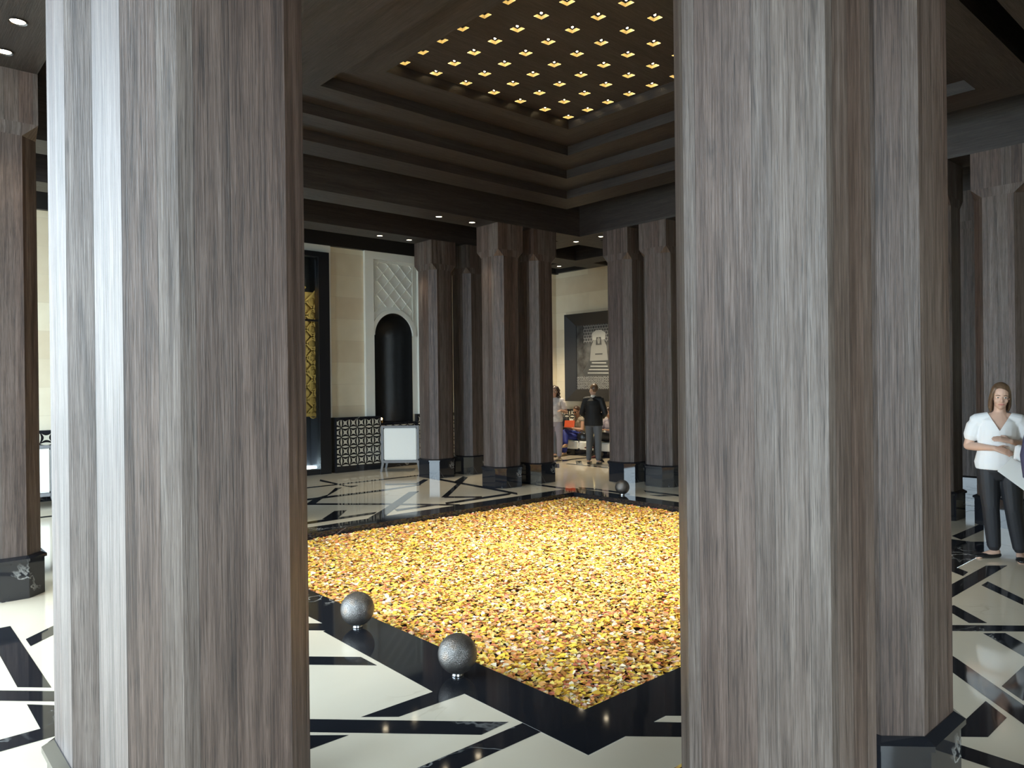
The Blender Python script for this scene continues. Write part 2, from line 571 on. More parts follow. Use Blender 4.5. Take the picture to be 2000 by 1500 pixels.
# white plaster surround of the niche with the lattice panel over the arch
sp = bmesh.new()
Y0 = YW-.07
box(sp, 2.20, NX0-.03, Y0, YW, 1.11, 4.56)
box(sp, NX1+.13, NX1+.34, Y0, YW, 1.11, 4.56)
box(sp, NX0-.03, NX1+.13, Y0, YW, 4.40, 4.56)
for k in range(24):     # raised band round the arch
    def off(p, d):
        a = math.atan2(p[1]-NZS, p[0]-cx)
        return (p[0]+math.cos(a)*d, p[1]+math.sin(a)*d)
    a, b = arch[k], arch[k+1]
    a2, b2 = off(a, .09), off(b, .09)
    a1, b1 = off(a, .0), off(b, .0)
    face(sp, [(a1[0], YW-.05, a1[1]), (b1[0], YW-.05, b1[1]), (b2[0], YW-.05, b2[1]), (a2[0], YW-.05, a2[1])])
    face(sp, [(a2[0], YW-.05, a2[1]), (b2[0], YW-.05, b2[1]), (b2[0], YW, b2[1]), (a2[0], YW, a2[1])])
    face(sp, [(b1[0], YW-.05, b1[1]), (a1[0], YW-.05, a1[1]), (a1[0], YW+.02, a1[1]), (b1[0], YW+.02, b1[1])])
for k in range(24):     # plain plaster field behind the ribs
    (x0, z0), (x1, z1) = arch[k], arch[k+1]
    face(sp, [(x0, YW-.012, z0), (x1, YW-.012, z1), (x1, YW-.012, 4.42), (x0, YW-.012, 4.42)])
face(sp, [(NX1, YW-.012, 1.11), (NX1+.14, YW-.012, 1.11), (NX1+.14, YW-.012, 4.42), (NX1, YW-.012, 4.42)])
def inside(x, z):
    if not (NX0 < x < NX1+.03 and 2.9 < z < 4.38):
        return False
    if z < NZS:
        return False
    return math.hypot(x-cx, z-NZS) > (NX1-NX0)/2+.10
def rib(x0, z0, x1, z1, w=.02, yo=0.0):
    n = 60
    run = None
    pts = [(x0+(x1-x0)*i/n, z0+(z1-z0)*i/n) for i in range(n+1)]
    start = None
    for i, p in enumerate(pts+[(99, 99)]):
        ok = inside(*p)
        if ok and start is None:
            start = p
        if ok:
            last = p
        if not ok and start is not None:
            d = Vector((last[0]-start[0], last[1]-start[1]))
            if d.length > .03:
                q = Vector((-d.y, d.x)).normalized()*w/2
                a = [(start[0]+q.x, start[1]+q.y), (start[0]-q.x, start[1]-q.y), (last[0]-q.x, last[1]-q.y), (last[0]+q.x, last[1]+q.y)]
                face(sp, [(x, YW-.035+yo, z) for x, z in a])
                for i0 in range(4):
                    p0, p1 = a[i0], a[(i0+1) % 4]
                    face(sp, [(p0[0], YW-.035+yo, p0[1]), (p0[0], YW-.012, p0[1]), (p1[0], YW-.012, p1[1]), (p1[0], YW-.035+yo, p1[1])])
            start = None
for k in range(-6, 12):
    rib(NX0, 2.3+k*.31+.2, NX0+3, 2.3+k*.31+.2-3*1.05)
    rib(NX0, 2.3+k*.31-1.2, NX0+3, 2.3+k*.31-1.2+3*1.05, yo=.003)
for (a, b, c, d) in ((NX0+.02, 3.3, NX0+.02, 4.36), (NX1+.02, 2.95, NX1+.02, 4.36), (NX0, 4.36, NX1+.03, 4.36)):
    rib(a, b, c, d, .03)
struct(obj('trim_2', sp, M['white_plaster']))
# white trim round the glazed door
dt = bmesh.new()
box(dt, DX1, DX1+.09, YW-.06, YW, 1.11, 4.56)
box(dt, DX0-.09, DX1, YW-.06, YW, DZ, 4.56)
box(dt, DX0-.09, DX0, YW-.06, YW, 1.11, DZ)
struct(obj('trim_3', dt, M['white_plaster']))

# tiled dado along both walls
def dado(name, x0, x1, y0, y1, z1, front, zt0=.13):
    bm = bmesh.new()
    box(bm, x0, x1, y0, y1, 0, z1, 0, skip='-z')
    e = .004
    if front == '-y':
        face(bm, [(x0+.02, y0-e, zt0), (x1-.02, y0-e, zt0), (x1-.02, y0-e, z1-.05), (x0+.02, y0-e, z1-.05)], 1, [(x0, zt0+.05), (x1, zt0+.05), (x1, z1), (x0, z1)])
    else:
        face(bm, [(x0-e, y1-.02, zt0), (x0-e, y0+.02, zt0), (x0-e, y0+.02, z1-.05), (x0-e, y1-.02, z1-.05)], 1, [(y1, zt0+.05), (y0, zt0+.05), (y0, z1), (y1, z1)])
    return struct(obj(name, bm, [M['black'], M['tile']]))
dado('baseboard_left', XO, DX0-.1, YW-.10, YW, 1.11, '-y')
dado('baseboard_left.001', DX1+.09, 2.47, YW-.20, YW, 1.11, '-y')
dado('baseboard_left.002', 2.47, NX1+.05, YW-.05, YW, .95, '-y', .84)
dado('baseboard_left.004', 2.472, NX1+.05, YW-.09, YW-.051, .52, '-y', .10)
dado('baseboard_left.003', NX1+.05, XW, YW-.10, YW, 1.11, '-y')
dado('baseboard_back', XW-.08, XW, YO, YW-.1, 1.08, '-x')

# glazed door with the gold screen behind it
dr = thing('door_1', 'tall glazed black metal door beside the stone wall', 'door', (0, 0, 0))
del dr['label'], dr['category']
dr['kind'] = 'structure'
bm = bmesh.new()
YD = 7.98
box(bm, 1.10, DX1, YD-.05, YW, 0, DZ)
box(bm, DX0, DX0+.12, YD-.05, YW, 0, DZ)
box(bm, DX0+.12, 1.10, YD-.05, YW, DZ-.10, DZ)
box(bm, .10, .20, YD-.03, YD+.05, 0, DZ-.1)
box(bm, DX0+.12, 1.10, YD-.02, YD+.04, 0, .10)
box(bm, DX0+.12, 1.10, YD-.02, YD+.04, 3.02, 3.06)
obj('door_frame', bm, M['black_metal'], dr)
bm = bmesh.new()
box(bm, DX0+.12, .10, YD-.004, YD+.004, .10, 3.02)
box(bm, .20, 1.10, YD-.004, YD+.004, .10, 3.02)
box(bm, DX0+.12, 1.10, YD-.004, YD+.004, 3.06, DZ-.1)
obj('door_glass', bm, M['glass'], dr)
bm = bmesh.new()
for hx in (.07, .23):
    box(bm, hx-.012, hx+.012, YD-.10, YD-.076, .95, 1.5)
    for hz in (1.0, 1.45):
        box(bm, hx-.008, hx+.008, YD-.078, YD-.02, hz-.01, hz+.01)
obj('door_handle', bm, M['gold'], dr)
vb = bmesh.new()      # dark lobby behind the door
box(vb, DX0-.4, DX1+.4, YW+.3, YW+1.5, 0, DZ+.2, skip='-y -z')
for f in vb.faces:
    f.normal_flip()
struct(obj('wall_lobby', vb, M['black_metal']))
sc = bmesh.new()      # gold lattice screen in the lobby
YS = YW+1.0
def bar(bm, a, b, w, y, t=.03):
    d = Vector((b[0]-a[0], b[1]-a[1]))
    q = Vector((-d.y, d.x)).normalized()*w/2
    ps = [(a[0]+q.x, a[1]+q.y), (a[0]-q.x, a[1]-q.y), (b[0]-q.x, b[1]-q.y), (b[0]+q.x, b[1]+q.y)]
    face(bm, [(x, y, z) for x, z in ps])
    for i in range(4):
        p0, p1 = ps[i], ps[(i+1) % 4]
        face(bm, [(p0[0], y, p0[1]), (p0[0], y+t, p0[1]), (p1[0], y+t, p1[1]), (p1[0], y, p1[1])])
for i in range(9):
    for j in range(9):
        x, z = DX0+.0+i*.30, 1.15+j*.30
        for s in (1, -1):
            if j or s > 0:
                bar(sc, (x, z), (x+.30, z+.30*s), .035, YS)
        pts = [(x+.15+math.cos(a)*.09, z+.0+math.sin(a)*.09) for a in [k*PI/4 for k in range(9)]]
        for k in range(8):
            bar(sc, pts[k], pts[k+1], .02, YS-.004)
box(sc, DX0-.3, DX1+.3, YS+.06, YS+.08, 1.10, 3.75)
box(sc, DX0-.3, DX1+.3, YS-.02, YS+.06, 1.10, 1.17)
for xx in (DX0+.05, DX1-.1):
    box(sc, xx, xx+.05, YS, YS+.05, 0, 1.10)
scr = obj('lattice_screen', sc, M['bronze'])
tag(scr, 'amber lit gold lattice screen behind the glazed door', 'screen')
ld = bpy.data.lights.new('lobby_lamp', 'AREA')
ld.energy = 7; ld.color = (1, .72, .25); ld.size = 1.6; ld.size_y = .2; ld.shape = 'RECTANGLE'
lo = bpy.data.objects.new('lobby_lamp', ld)
lo.location = (.3, YW+.72, 3.80); lo.rotation_euler = (math.radians(25), 0, 0)
C.objects.link(lo)

# ------------------------------------------------------------------ ceiling, coffer, beams
ZB = 4.446                      # underside of the beams
cl = bmesh.new()
LX, LY = 1.421, 1.404
box(cl, XO, XW, YO, YW, ZC, ZC+.2, grain='x')
struct(obj('ceiling', cl, M['beam']))
xs = [1.421, 1.938, 2.458, 2.982, 3.509]
ys = [1.404, 1.915, 2.444, 2.953, 3.462]
zs = [5.157, 5.028, 4.898, 4.769]
ZT = 5.272
cf = bmesh.new()
def ring_soffit(bm, xa, ya, xb, yb, z):
    for q in ([(-xb, -yb), (xb, -yb), (xa, -ya), (-xa, -ya)], [(xb, -yb), (xb, yb), (xa, ya), (xa, -ya)],
              [(xb, yb), (-xb, yb), (-xa, ya), (xa, ya)], [(-xb, yb), (-xb, -yb), (-xa, -ya), (-xa, ya)]):
        horiz = abs(q[0][1]-q[1][1]) < 1e-6
        face(bm, [(x, y, z) for x, y in reversed(q)], 0, [((y, x) if horiz else (x, y)) for x, y in reversed(q)])
def ring_riser(bm, x, y, z0, z1, inward=True):
    c = [(-x, -y), (x, -y), (x, y), (-x, y)]
    for i in range(4):
        a, b = c[i], c[(i+1) % 4]
        l = math.hypot(b[0]-a[0], b[1]-a[1])
        ps = [(*a, z0), (*b, z0), (*b, z1), (*a, z1)]
        uv = [(z0, 0), (z0, l), (z1, l), (z1, 0)]
        if inward:
            ps.reverse(); uv.reverse()
        face(bm, ps, 0, uv)
ring_riser(cf, xs[0], ys[0], zs[0], ZT)
for i in range(4):
    ring_soffit(cf, xs[i], ys[i], xs[i+1], ys[i+1], zs[i])
    if i < 3:
        ring_riser(cf, xs[i+1], ys[i+1], zs[i+1], zs[i])
ring_riser(cf, xs[4], ys[4], zs[3], ZC, False)
# perforated panel at the top of the coffer
HS = .053
gx = [-1.255+i*.430 for i in range(7)]
gy = [1.31-j*.342 for j in range(8)]
ex = [-xs[0]]+[v for g in gx for v in (g-HS, g+HS)]+[xs[0]]
ey = [-ys[0]]+[v for g in sorted(gy) for v in (g-HS, g+HS)]+[ys[0]]
for i in range(len(ex)-1):
    for j in range(len(ey)-1):
        if i % 2 == 1 and j % 2 == 1:
            continue
        ps = [(ex[i], ey[j], ZT), (ex[i], ey[j+1], ZT), (ex[i+1], ey[j+1], ZT), (ex[i+1], ey[j], ZT)]
        face(cf, ps, 0, [(y, x) for x, y, z in ps])
weld(cf)
struct(obj('trim_4', cf, M['beam']))

W, CH = .279, .118              # half width and chamfer of a column
QXL, QXR, QY = 4.848, 4.537, 4.133
TT, SS = 1.892, .811
PXc, PYc = 3.353, 3.017
rows_x = [-QXL-TT, -QXL, QXR, QXR+TT]
rows_y = [-QY-TT, -QY, QY, QY+TT]
lo_x, hi_x, lo_y, hi_y = rows_x[0]-W-.5, rows_x[3]+W+.5, rows_y[0]-W-.5, rows_y[3]+W+.5
nb_ = 5
BT = ZC
for k, y in enumerate(rows_y):
    bm = bmesh.new()
    box(bm, lo_x, hi_x, y-W, y+W, ZB, BT, grain='x')
    struct(obj('trim_%d' % nb_, bm, M['beam'])); nb_ += 1
for k, x in enumerate(rows_x):
    cuts = [lo_y] + [v for y in rows_y for v in (y-W, y+W)] + [hi_y]
    bm = bmesh.new()
    for i in range(0, len(cuts), 2):
        if cuts[i+1]-cuts[i] > .01:
            box(bm, x-W, x+W, cuts[i], cuts[i+1], ZB, BT, grain='y')
    struct(obj('trim_%d' % nb_, bm, M['beam'])); nb_ += 1

# ------------------------------------------------------------------ columns
ZBASE, ZK = .358, 3.899
WB, CB = .305, .135
def col_shaft():
    bm = bmesh.new()
    prism(bm, octo(W, CH), ZBASE-.01, ZK+.02, caps=False)
    return bm
def col_capital():
    """full square block whose corners are stopped down to the chamfers of the shaft"""
    bm = bmesh.new()
    zt, zb = ZB, ZK+.11
    sq = [(-W, -W), (W, -W), (W, W), (-W, W)]
    prism(bm, [(x*1.004, y*1.004) for x, y in sq], zb, zt, caps=False)
    o = octo(W, CH)
    # eight-sided stop: corners slope back
    corner = {0: 0, 1: 0, 2: 1, 3: 1, 4: 2, 5: 2, 6: 3, 7: 3}
    for i in range(8):
        a, b = o[i], o[(i+1) % 8]
        ca, cb = sq[corner[i]], sq[corner[(i+1) % 8]]
        ca = (ca[0]*1.004, ca[1]*1.004); cb = (cb[0]*1.004, cb[1]*1.004)
        if corner[i] == corner[(i+1) % 8]:
            face(bm, [(*a, ZK), (*b, ZK), (*ca, zb)], 0, [(0, ZK), (.16, ZK), (.08, zb)])
        else:
            face(bm, [(a[0]*1.004, a[1]*1.004, ZK), (b[0]*1.004, b[1]*1.004, ZK), (*cb, zb), (*ca, zb)], 0, [(0, ZK), (.33, ZK), (.44, zb), (-.11, zb)])
    face(bm, [(x, y, zb) for x, y in sq], 0, sq)
    return bm
def col_base():
    bm = bmesh.new()
    prism(bm, octo(WB, CB), 0, ZBASE-.045, caps=False)
    lip = octo(WB+.018, CB+.012)
    prism(bm, lip, ZBASE-.045, ZBASE-.022, caps=False)
    o0, o1 = octo(WB, CB), lip
    top = octo(W+.004, CH+.002)
    for i in range(8):
        j = (i+1) % 8
        face(bm, [(*o1[i], ZBASE-.022), (*o1[j], ZBASE-.022), (*top[j], ZBASE), (*top[i], ZBASE)])
        face(bm, [(*o0[j], ZBASE-.045), (*o1[j], ZBASE-.045), (*o1[i], ZBASE-.045), (*o0[i], ZBASE-.045)])
    face(bm, [(x, y, ZBASE) for x, y in top])
    return bm
def make_column(label, x, y):
    t = thing('wooden_column', label, 'column', (x, y, 0), 0, 'clustered wooden columns around the pool')
    obj('shaft', col_shaft(), M['wood'], t)
    obj('capital', col_capital(), M['wood'], t)
    obj('base', col_base(), M['black'], t)
    return t
dx = SC
cols = [
 (-PXc-.0152*dx, -QY, 'large weathered wooden column filling the right of the photo, closest one on the right'),
 (-PXc+SS+.0585*dx, -QY+.0437*dx, 'wooden column just behind the large right foreground column, dark base showing at its foot'),
 (-QXL-.0591*dx, -PYc+.025*dx, 'large weathered wooden column filling the left of the photo, closest one on the left'),
 (-QXL-.0454*dx, -PYc+SS+.0275*dx, 'brightly sunlit wooden column just behind the left foreground column'),
 (-QXL, PYc-SS, 'wooden column cut by the left edge of the photo'),
 (-QXL, PYc, 'wooden column behind the one cut by the left edge of the photo'),
 (PXc-SS, QY, 'far wooden column with blue grey lit left face at the pool side, left of the standing people'),
 (PXc, QY, 'far wooden column directly left of the woman with curly hair'),
 (PXc-SS, QY+TT, 'far wooden column beside the white armchair and the arched niche'),
 (PXc, QY+TT, 'far wooden column mostly hidden in the dark between its two lit neighbours'),
 (QXR, PYc, 'far wooden column behind the metal ball, right of the man in the black blazer'),
 (QXR, PYc-SS, 'far wooden column seen next to the edge of the right foreground column'),
 (QXR+TT, PYc, 'outer wooden column hidden behind the far pair near the metal ball'),
 (QXR+TT, PYc-SS, 'outer wooden column hidden behind the right foreground column'),
 (QXR, -2.46*SC, 'wooden column right behind the woman in the white blouse'),
 (QXR, -1.75*SC, 'wooden column showing as a thin strip beside the right foreground columns'),
 (QXR+TT, -2.46*SC, 'outer wooden column at the right edge behind the woman in the white blouse'),
 (QXR+TT, -1.75*SC, 'outer wooden column in the gap left of the woman in the white blouse'),
 (-PXc, QY, 'wooden column hidden behind the left foreground column, on the far left pool side'),
 (-PXc+SS, QY, 'second wooden column hidden behind the left foreground column, nearer the glazed door'),
 (-PXc, QY+TT, 'outer wooden column hidden behind the left foreground column'),
 (-PXc+SS, QY+TT, 'outer wooden column hidden behind the left foreground column, nearer the glazed door'),
]
proto = None
for x, y, lab in cols:
    if proto is None:
        proto = make_column(lab, x, y)
    else:
        c = copy_tree(proto)
        c.location = (x, y, 0)
        c['label'] = lab

# ------------------------------------------------------------------ pool
WZ = -.085
pool = thing('reflecting_pool', 'square sunken pool with black marble border covered in petals', 'pool')
bm = bmesh.new()
def ringq(bm, xa, ya, xb, yb, z, mi=0):
    for q in ([(-xb, -yb), (xb, -yb), (xa, -ya), (-xa, -ya)], [(xb, -yb), (xb, yb), (xa, ya), (xa, -ya)],
              [(xb, yb), (-xb, yb), (-xa, ya), (xa, ya)], [(-xb, yb), (-xb, -yb), (-xa, -ya), (-xa, ya)]):
        face(bm, [(x, y, z) for x, y in q], mi)
ringq(bm, PX, PY, BX, BY, .0003)
c4 = [(-PX, -PY), (PX, -PY), (PX, PY), (-PX, PY)]
for i in range(4):
    a, b = c4[i], c4[(i+1) % 4]
    face(bm, [(*b, -.3), (*a, -.3), (*a, .0003), (*b, .0003)])
obj('pool_border', bm, M['black'], pool)
bm = bmesh.new()
face(bm, [(-PX, -PY, -.3), (PX, -PY, -.3), (PX, PY, -.3), (-PX, PY, -.3)])
obj('pool_bottom', bm, simple('pool_bottom', (.10, .06, .035), .5), pool)
bm = bmesh.new()
face(bm, [(-PX, -PY, WZ), (PX, -PY, WZ), (PX, PY, WZ), (-PX, PY, WZ)])
wm, nt, b = mat('pool_water')
b.inputs['Base Color'].default_value = (.085, .05, .035, 1)
b.inputs['Roughness'].default_value = .04
b.inputs['IOR'].default_value = 1.33
obj('water', bm, wm, pool)

# petals
rng = np.random.default_rng(11)
PAL = [('yellow', (.88, .62, .07)), ('yellow', (.88, .71, .19)), ('pale', (.88, .79, .58)), ('orange', (.84, .44, .14)),
       ('orange', (.76, .30, .11)), ('red', (.62, .18, .11)), ('pink', (.84, .60, .48)), ('brown', (.42, .25, .10)), ('yellow', (.84, .52, .07))]
PW = np.array([.18, .14, .10, .17, .12, .05, .07, .06, .11])
def petal_shape(n, r, cup, elong):
    """fan of 7 points round a raised centre"""
    a = np.linspace(0, 2*np.pi, 8)[:-1] + n
    rad = r*(1+.18*np.sin(3*a+n*5))
    x, y = rad*np.cos(a)*elong, rad*np.sin(a)/elong**.5
    z = cup*(.5+.5*np.cos(a*2+n))
    v = [(0, 0, 0)] + list(zip(x, y, z))
    f = [(0, i, i % 7+1) for i in range(1, 8)]
    return v, f
def pmat(name, col):
    mt, nt, b = mat(name)
    b.inputs['Base Color'].default_value = (*col, 1)
    b.inputs['Roughness'].default_value = .45
    b.inputs['Specular IOR Level'].default_value = .35
    return mt
NPET = 76000
px_ = rng.uniform(-PX+.02, PX-.02, NPET)
py_ = rng.uniform(-PY+.02, PY-.02, NPET)
dens = .5+.5*np.sin(px_*2.1+1.3*np.sin(py_*1.7))*np.sin(py_*2.4+1.1*np.sin(px_*2.3)+.5)
hole = np.clip((px_-.6)/1.5, 0, 1)*np.clip((.9-np.abs(py_+.1-.25*px_))/.9, 0, 1)
keep = rng.uniform(0, 1, NPET) > np.where(dens < .28, .30*hole*2.2, .04)
px_, py_ = px_[keep], py_[keep]
n = len(px_)
depth = (px_-CAM.x)*fw.x + (py_-CAM.y)*fw.y
lat = (px_-CAM.x)*R.x + (py_-CAM.y)*R.y
sx_ = 1000+FPX*lat/depth
vis = (sx_ > 610) & (sx_ < 1325)
order = np.where(vis)[0][np.argsort(depth[vis])][:300]
single = np.zeros(n, bool); single[order] = True
pcol = rng.choice(len(PAL), n, p=PW)
protos = []
for k in range(6):
    protos.append(petal_shape(k*.7+.2, .0160+.002*(k % 3), .005+.002*(k % 2), 1.0+.12*(k % 3)))
ang = rng.uniform(0, 2*np.pi, n)
tx = rng.normal(0, .20, n); ty = rng.normal(0, .20, n)
zz = WZ+.006+np.abs(rng.normal(0, .007, n))
sc_ = rng.uniform(.75, 1.25, n)
kind_ = rng.integers(0, 6, n)
V = []; F = []; FM = []
base_i = 0
VS = [np.array(p[0]) for p in protos]; FS = [np.array(p[1]) for p in protos]
for i in range(n):
    if single[i]:
        continue
    p = VS[kind_[i]]*sc_[i]
    c, s = math.cos(ang[i]), math.sin(ang[i])
    x = p[:, 0]*c-p[:, 1]*s; y = p[:, 0]*s+p[:, 1]*c
    z = p[:, 2]+x*tx[i]+y*ty[i]+zz[i]
    V.append(np.column_stack((np.clip(x+px_[i], -PX+.002, PX-.002), np.clip(y+py_[i], -PY+.002, PY-.002), z)))
    F.append(FS[kind_[i]]+base_i)
    FM.append(np.full(7, pcol[i]))
    base_i += 8
V = np.concatenate(V); F = np.concatenate(F); FM = np.concatenate(FM)
me = bpy.data.meshes.new('floating_petals')
me.vertices.add(len(V)); me.vertices.foreach_set('co', V.ravel())
me.loops.add(len(F)*3); me.loops.foreach_set('vertex_index', F.ravel().astype(np.int32))
me.polygons.add(len(F)); me.polygons.foreach_set('loop_start', np.arange(0, len(F)*3, 3, dtype=np.int32))
me.polygons.foreach_set('material_index', FM.astype(np.int32))
pmats = [pmat('petal_%s' % a, c) for a, c in PAL]
for x in pmats:
    me.materials.append(x)
me.update(); me.validate()
po = link('floating_petals', me)
po['kind'] = 'stuff'
tag(po, 'dense carpet of yellow and orange petals floating on the pool', 'petals')
pmesh = {}
LABP = {'yellow': 'small yellow petal afloat in the near corner of the pool', 'pale': 'small cream petal afloat in the near corner of the pool',
        'orange': 'small orange petal afloat in the near corner of the pool', 'red': 'small red petal afloat in the near corner of the pool',
        'pink': 'small pink petal afloat in the near corner of the pool', 'brown': 'small brown petal afloat in the near corner of the pool'}
for i in order:
    key = (int(kind_[i]), int(pcol[i]))
    if key not in pmesh:
        v, f = protos[key[0]]
        pm = bpy.data.meshes.new('petal')
        pm.from_pydata([tuple(q) for q in v], [], [tuple(q) for q in f])
        pm.materials.append(pmats[key[1]])
        pmesh[key] = pm
    o = link('petal', pmesh[key])
    s = float(sc_[i])
    o.location = (float(np.clip(px_[i], -PX+.035, PX-.035)), float(np.clip(py_[i], -PY+.035, PY-.035)), float(zz[i]))
    o.rotation_euler = (float(ty[i]), -float(tx[i]), float(ang[i]))
    o.scale = (s, s, s)
    cn_ = PAL[key[1]][0]
    tag(o, LABP[cn_], 'petal', 'loose %s petals in the near corner of the pool' % cn_)

# ------------------------------------------------------------------ ceiling lights in the coffer
def spot(name, loc, energy, angle, blend, col, parent=None, radius=.03):
    d = bpy.data.lights.new(name, 'SPOT')
    d.energy = energy; d.spot_size = angle; d.spot_blend = blend; d.color = col; d.shadow_soft_size = radius
    o = bpy.data.objects.new(name, d)
    C.objects.link(o)
    o.location = loc
    if parent is not None:
        o.parent = parent
    return o
ordn = ['first', 'second', 'third', 'fourth', 'fifth', 'sixth', 'seventh', 'eighth']
def make_coffer_light():
    t = thing('ceiling_light', 'x', 'light')
    bm = bmesh.new()
    h = .12
    g_ = .034
    s = HS
    c = [(-s, -s), (s, -s), (s, s), (-s, s)]
    for i in range(4):
        a, b = c[i], c[(i+1) % 4]
        face(bm, [(*b, 0), (*a, 0), (*a, g_), (*b, g_)])
    obj('gold_lining', bm, M['gold'], t)
    bm = bmesh.new()
    for i in range(4):
        a, b = c[i], c[(i+1) % 4]
        face(bm, [(*b, g_), (*a, g_), (*a, h), (*b, h)])
    face(bm, [(-s, -s, h), (-s, s, h), (s, s, h), (s, -s, h)])
    bmesh.ops.create_cone(bm, cap_ends=True, segments=16, radius1=.020, radius2=.030, depth=.05, matrix=Matrix.Translation((0, 0, h-.026)))
    obj('housing', bm, M['dark_can'], t)
    bm = bmesh.new()
    bmesh.ops.create_uvsphere(bm, u_segments=12, v_segments=8, radius=.012, matrix=Matrix.Translation((0, 0, .030)))
    obj('bulb', bm, M['bulb'], t, smooth=True)
    return t
pr = make_coffer_light()
first = True
for j, y in enumerate(gy):
    for i, x in enumerate(gx):
        t = pr if first else copy_tree(pr)
        first = False
        t.location = (x, y, ZT)
        t['label'] = 'square gold ceiling light, %s row from far edge, %s from left' % (ordn[j], ordn[i])
        t['group'] = 'grid of square ceiling lights over the pool'
        sl = spot('lamp_beam', (0, 0, .03), 52, math.radians(62), .8, (1, .92, .72), t, .02)

# small round downlights under the beams
def make_down():
    t = thing('recessed_downlight', 'x', 'light')
    bm = bmesh.new()
    bmesh.ops.create_cone(bm, cap_ends=False, segments=20, radius1=.060, radius2=.048, depth=.012, matrix=Matrix.Translation((0, 0, -.006)))
    obj('trim_ring', bm, M['black_metal'], t)
    bm = bmesh.new()
    bmesh.ops.create_circle(bm, cap_ends=True, segments=20, radius=.048, matrix=Matrix.Translation((0, 0, -.004)))
    bmesh.ops.reverse_faces(bm, faces=bm.faces)
    obj('lens', bm, M['down'], t)
    return t
dl = make_down()
downs = [
 (1.26, QY, 'small downlight under the far left inner beam, farther from the clustered columns'),
 (1.94, QY, 'small downlight under the far left inner beam, next to the column capital'),
 (1.33, QY+TT, 'small downlight under the outer beam above the niche, left one'),
 (1.96, QY+TT, 'small downlight under the outer beam above the niche, right one beside the capital'),
 (QXR, 4.21, 'small downlight where the far beams cross, left of two near the right columns'),
 (QXR, 3.58, 'small downlight right beside the capital of the far right columns'),
 (QXR+TT-.03, 6.50, 'small downlight low under the outer beam above the framed picture'),
 (-QXL, .94, 'square looking downlight at the upper left edge, higher one'),
 (-QXL, 1.58, 'square looking downlight at the upper left edge, lower one nearest the column'),
]
for k, (x, y, lab) in enumerate(downs):
    t = dl if k == 0 else copy_tree(dl)
    t.location = (x, y, ZB)
    t['label'] = lab
    t['group'] = 'recessed downlights under the beams'
    spot('lamp_beam', (0, 0, -.03), 600 if x > 6 else 40, math.radians(100 if x > 6 else 56), .6, (1, .86, .62), t, .03)

# ------------------------------------------------------------------ hammered metal balls
hm, nt, b = mat('hammered_iron')
tc = N(nt, 'ShaderNodeTexCoord')
vo = N(nt, 'ShaderNodeTexVoronoi')
vo.inputs['Scale'].default_value = 190
L(nt, tc.outputs['Object'], vo.inputs['Vector'])
nz = N(nt, 'ShaderNodeTexNoise'); nz.inputs['Scale'].default_value = 9; nz.inputs['Detail'].default_value = 5
L(nt, tc.outputs['Object'], nz.inputs['Vector'])
L(nt, ramp(nt, nz.outputs[0], [(.3, (.085, .072, .066)), (.55, (.17, .16, .15)), (.75, (.24, .175, .125))]), b.inputs['Base Color'])
b.inputs['Metallic'].default_value = .8
b.inputs['Roughness'].default_value = .36
bp = N(nt, 'ShaderNodeBump'); bp.inputs['Strength'].default_value = .5; bp.inputs['Distance'].default_value = .005
L(nt, vo.outputs[0], bp.inputs['Height']); L(nt, bp.outputs[0], b.inputs['Normal'])
steel = simple('polished_steel', (.55, .56, .58), .12, metal=1)
def make_ball(r):
    t = thing('metal_ball', 'x', 'ball')
    bm = bmesh.new()
    bmesh.ops.create_uvsphere(bm, u_segments=48, v_segments=32, radius=r, matrix=Matrix.Translation((0, 0, r+.013)))
    obj('hammered_sphere', bm, hm, t, smooth=True)
    bm = bmesh.new()
    prof = [(.034, 0), (.038, .006), (.033, .012), (.033, .024), (.036, .028), (.028, .032)]
    for i in range(len(prof)-1):
        (ra, za), (rb, zb) = prof[i], prof[i+1]
        for k in range(24):
            a, a2 = 2*PI*k/24, 2*PI*(k+1)/24
            face(bm, [(ra*math.cos(a), ra*math.sin(a), za), (ra*math.cos(a2), ra*math.sin(a2), za), (rb*math.cos(a2), rb*math.sin(a2), zb), (rb*math.cos(a), rb*math.sin(a), zb)])
    weld(bm)
    obj('collar', bm, steel, t, smooth=True)
    return t
for (x, y, r, lab) in ((-2.67*SC, -.60*SC, .121, 'dark hammered metal ball on the near left pool border, left of the two'),
                       (-2.68*SC, -1.66*SC, .119, 'dark hammered metal ball on the near left pool border, nearest the camera'),
                       (2.76*SC, 1.74*SC, .112, 'dark hammered metal ball on the far pool border before the far columns')):
    t = make_ball(r)
    t.location = (x, y, .0005)
    t['label'] = lab
    t['group'] = 'metal balls on the pool border'

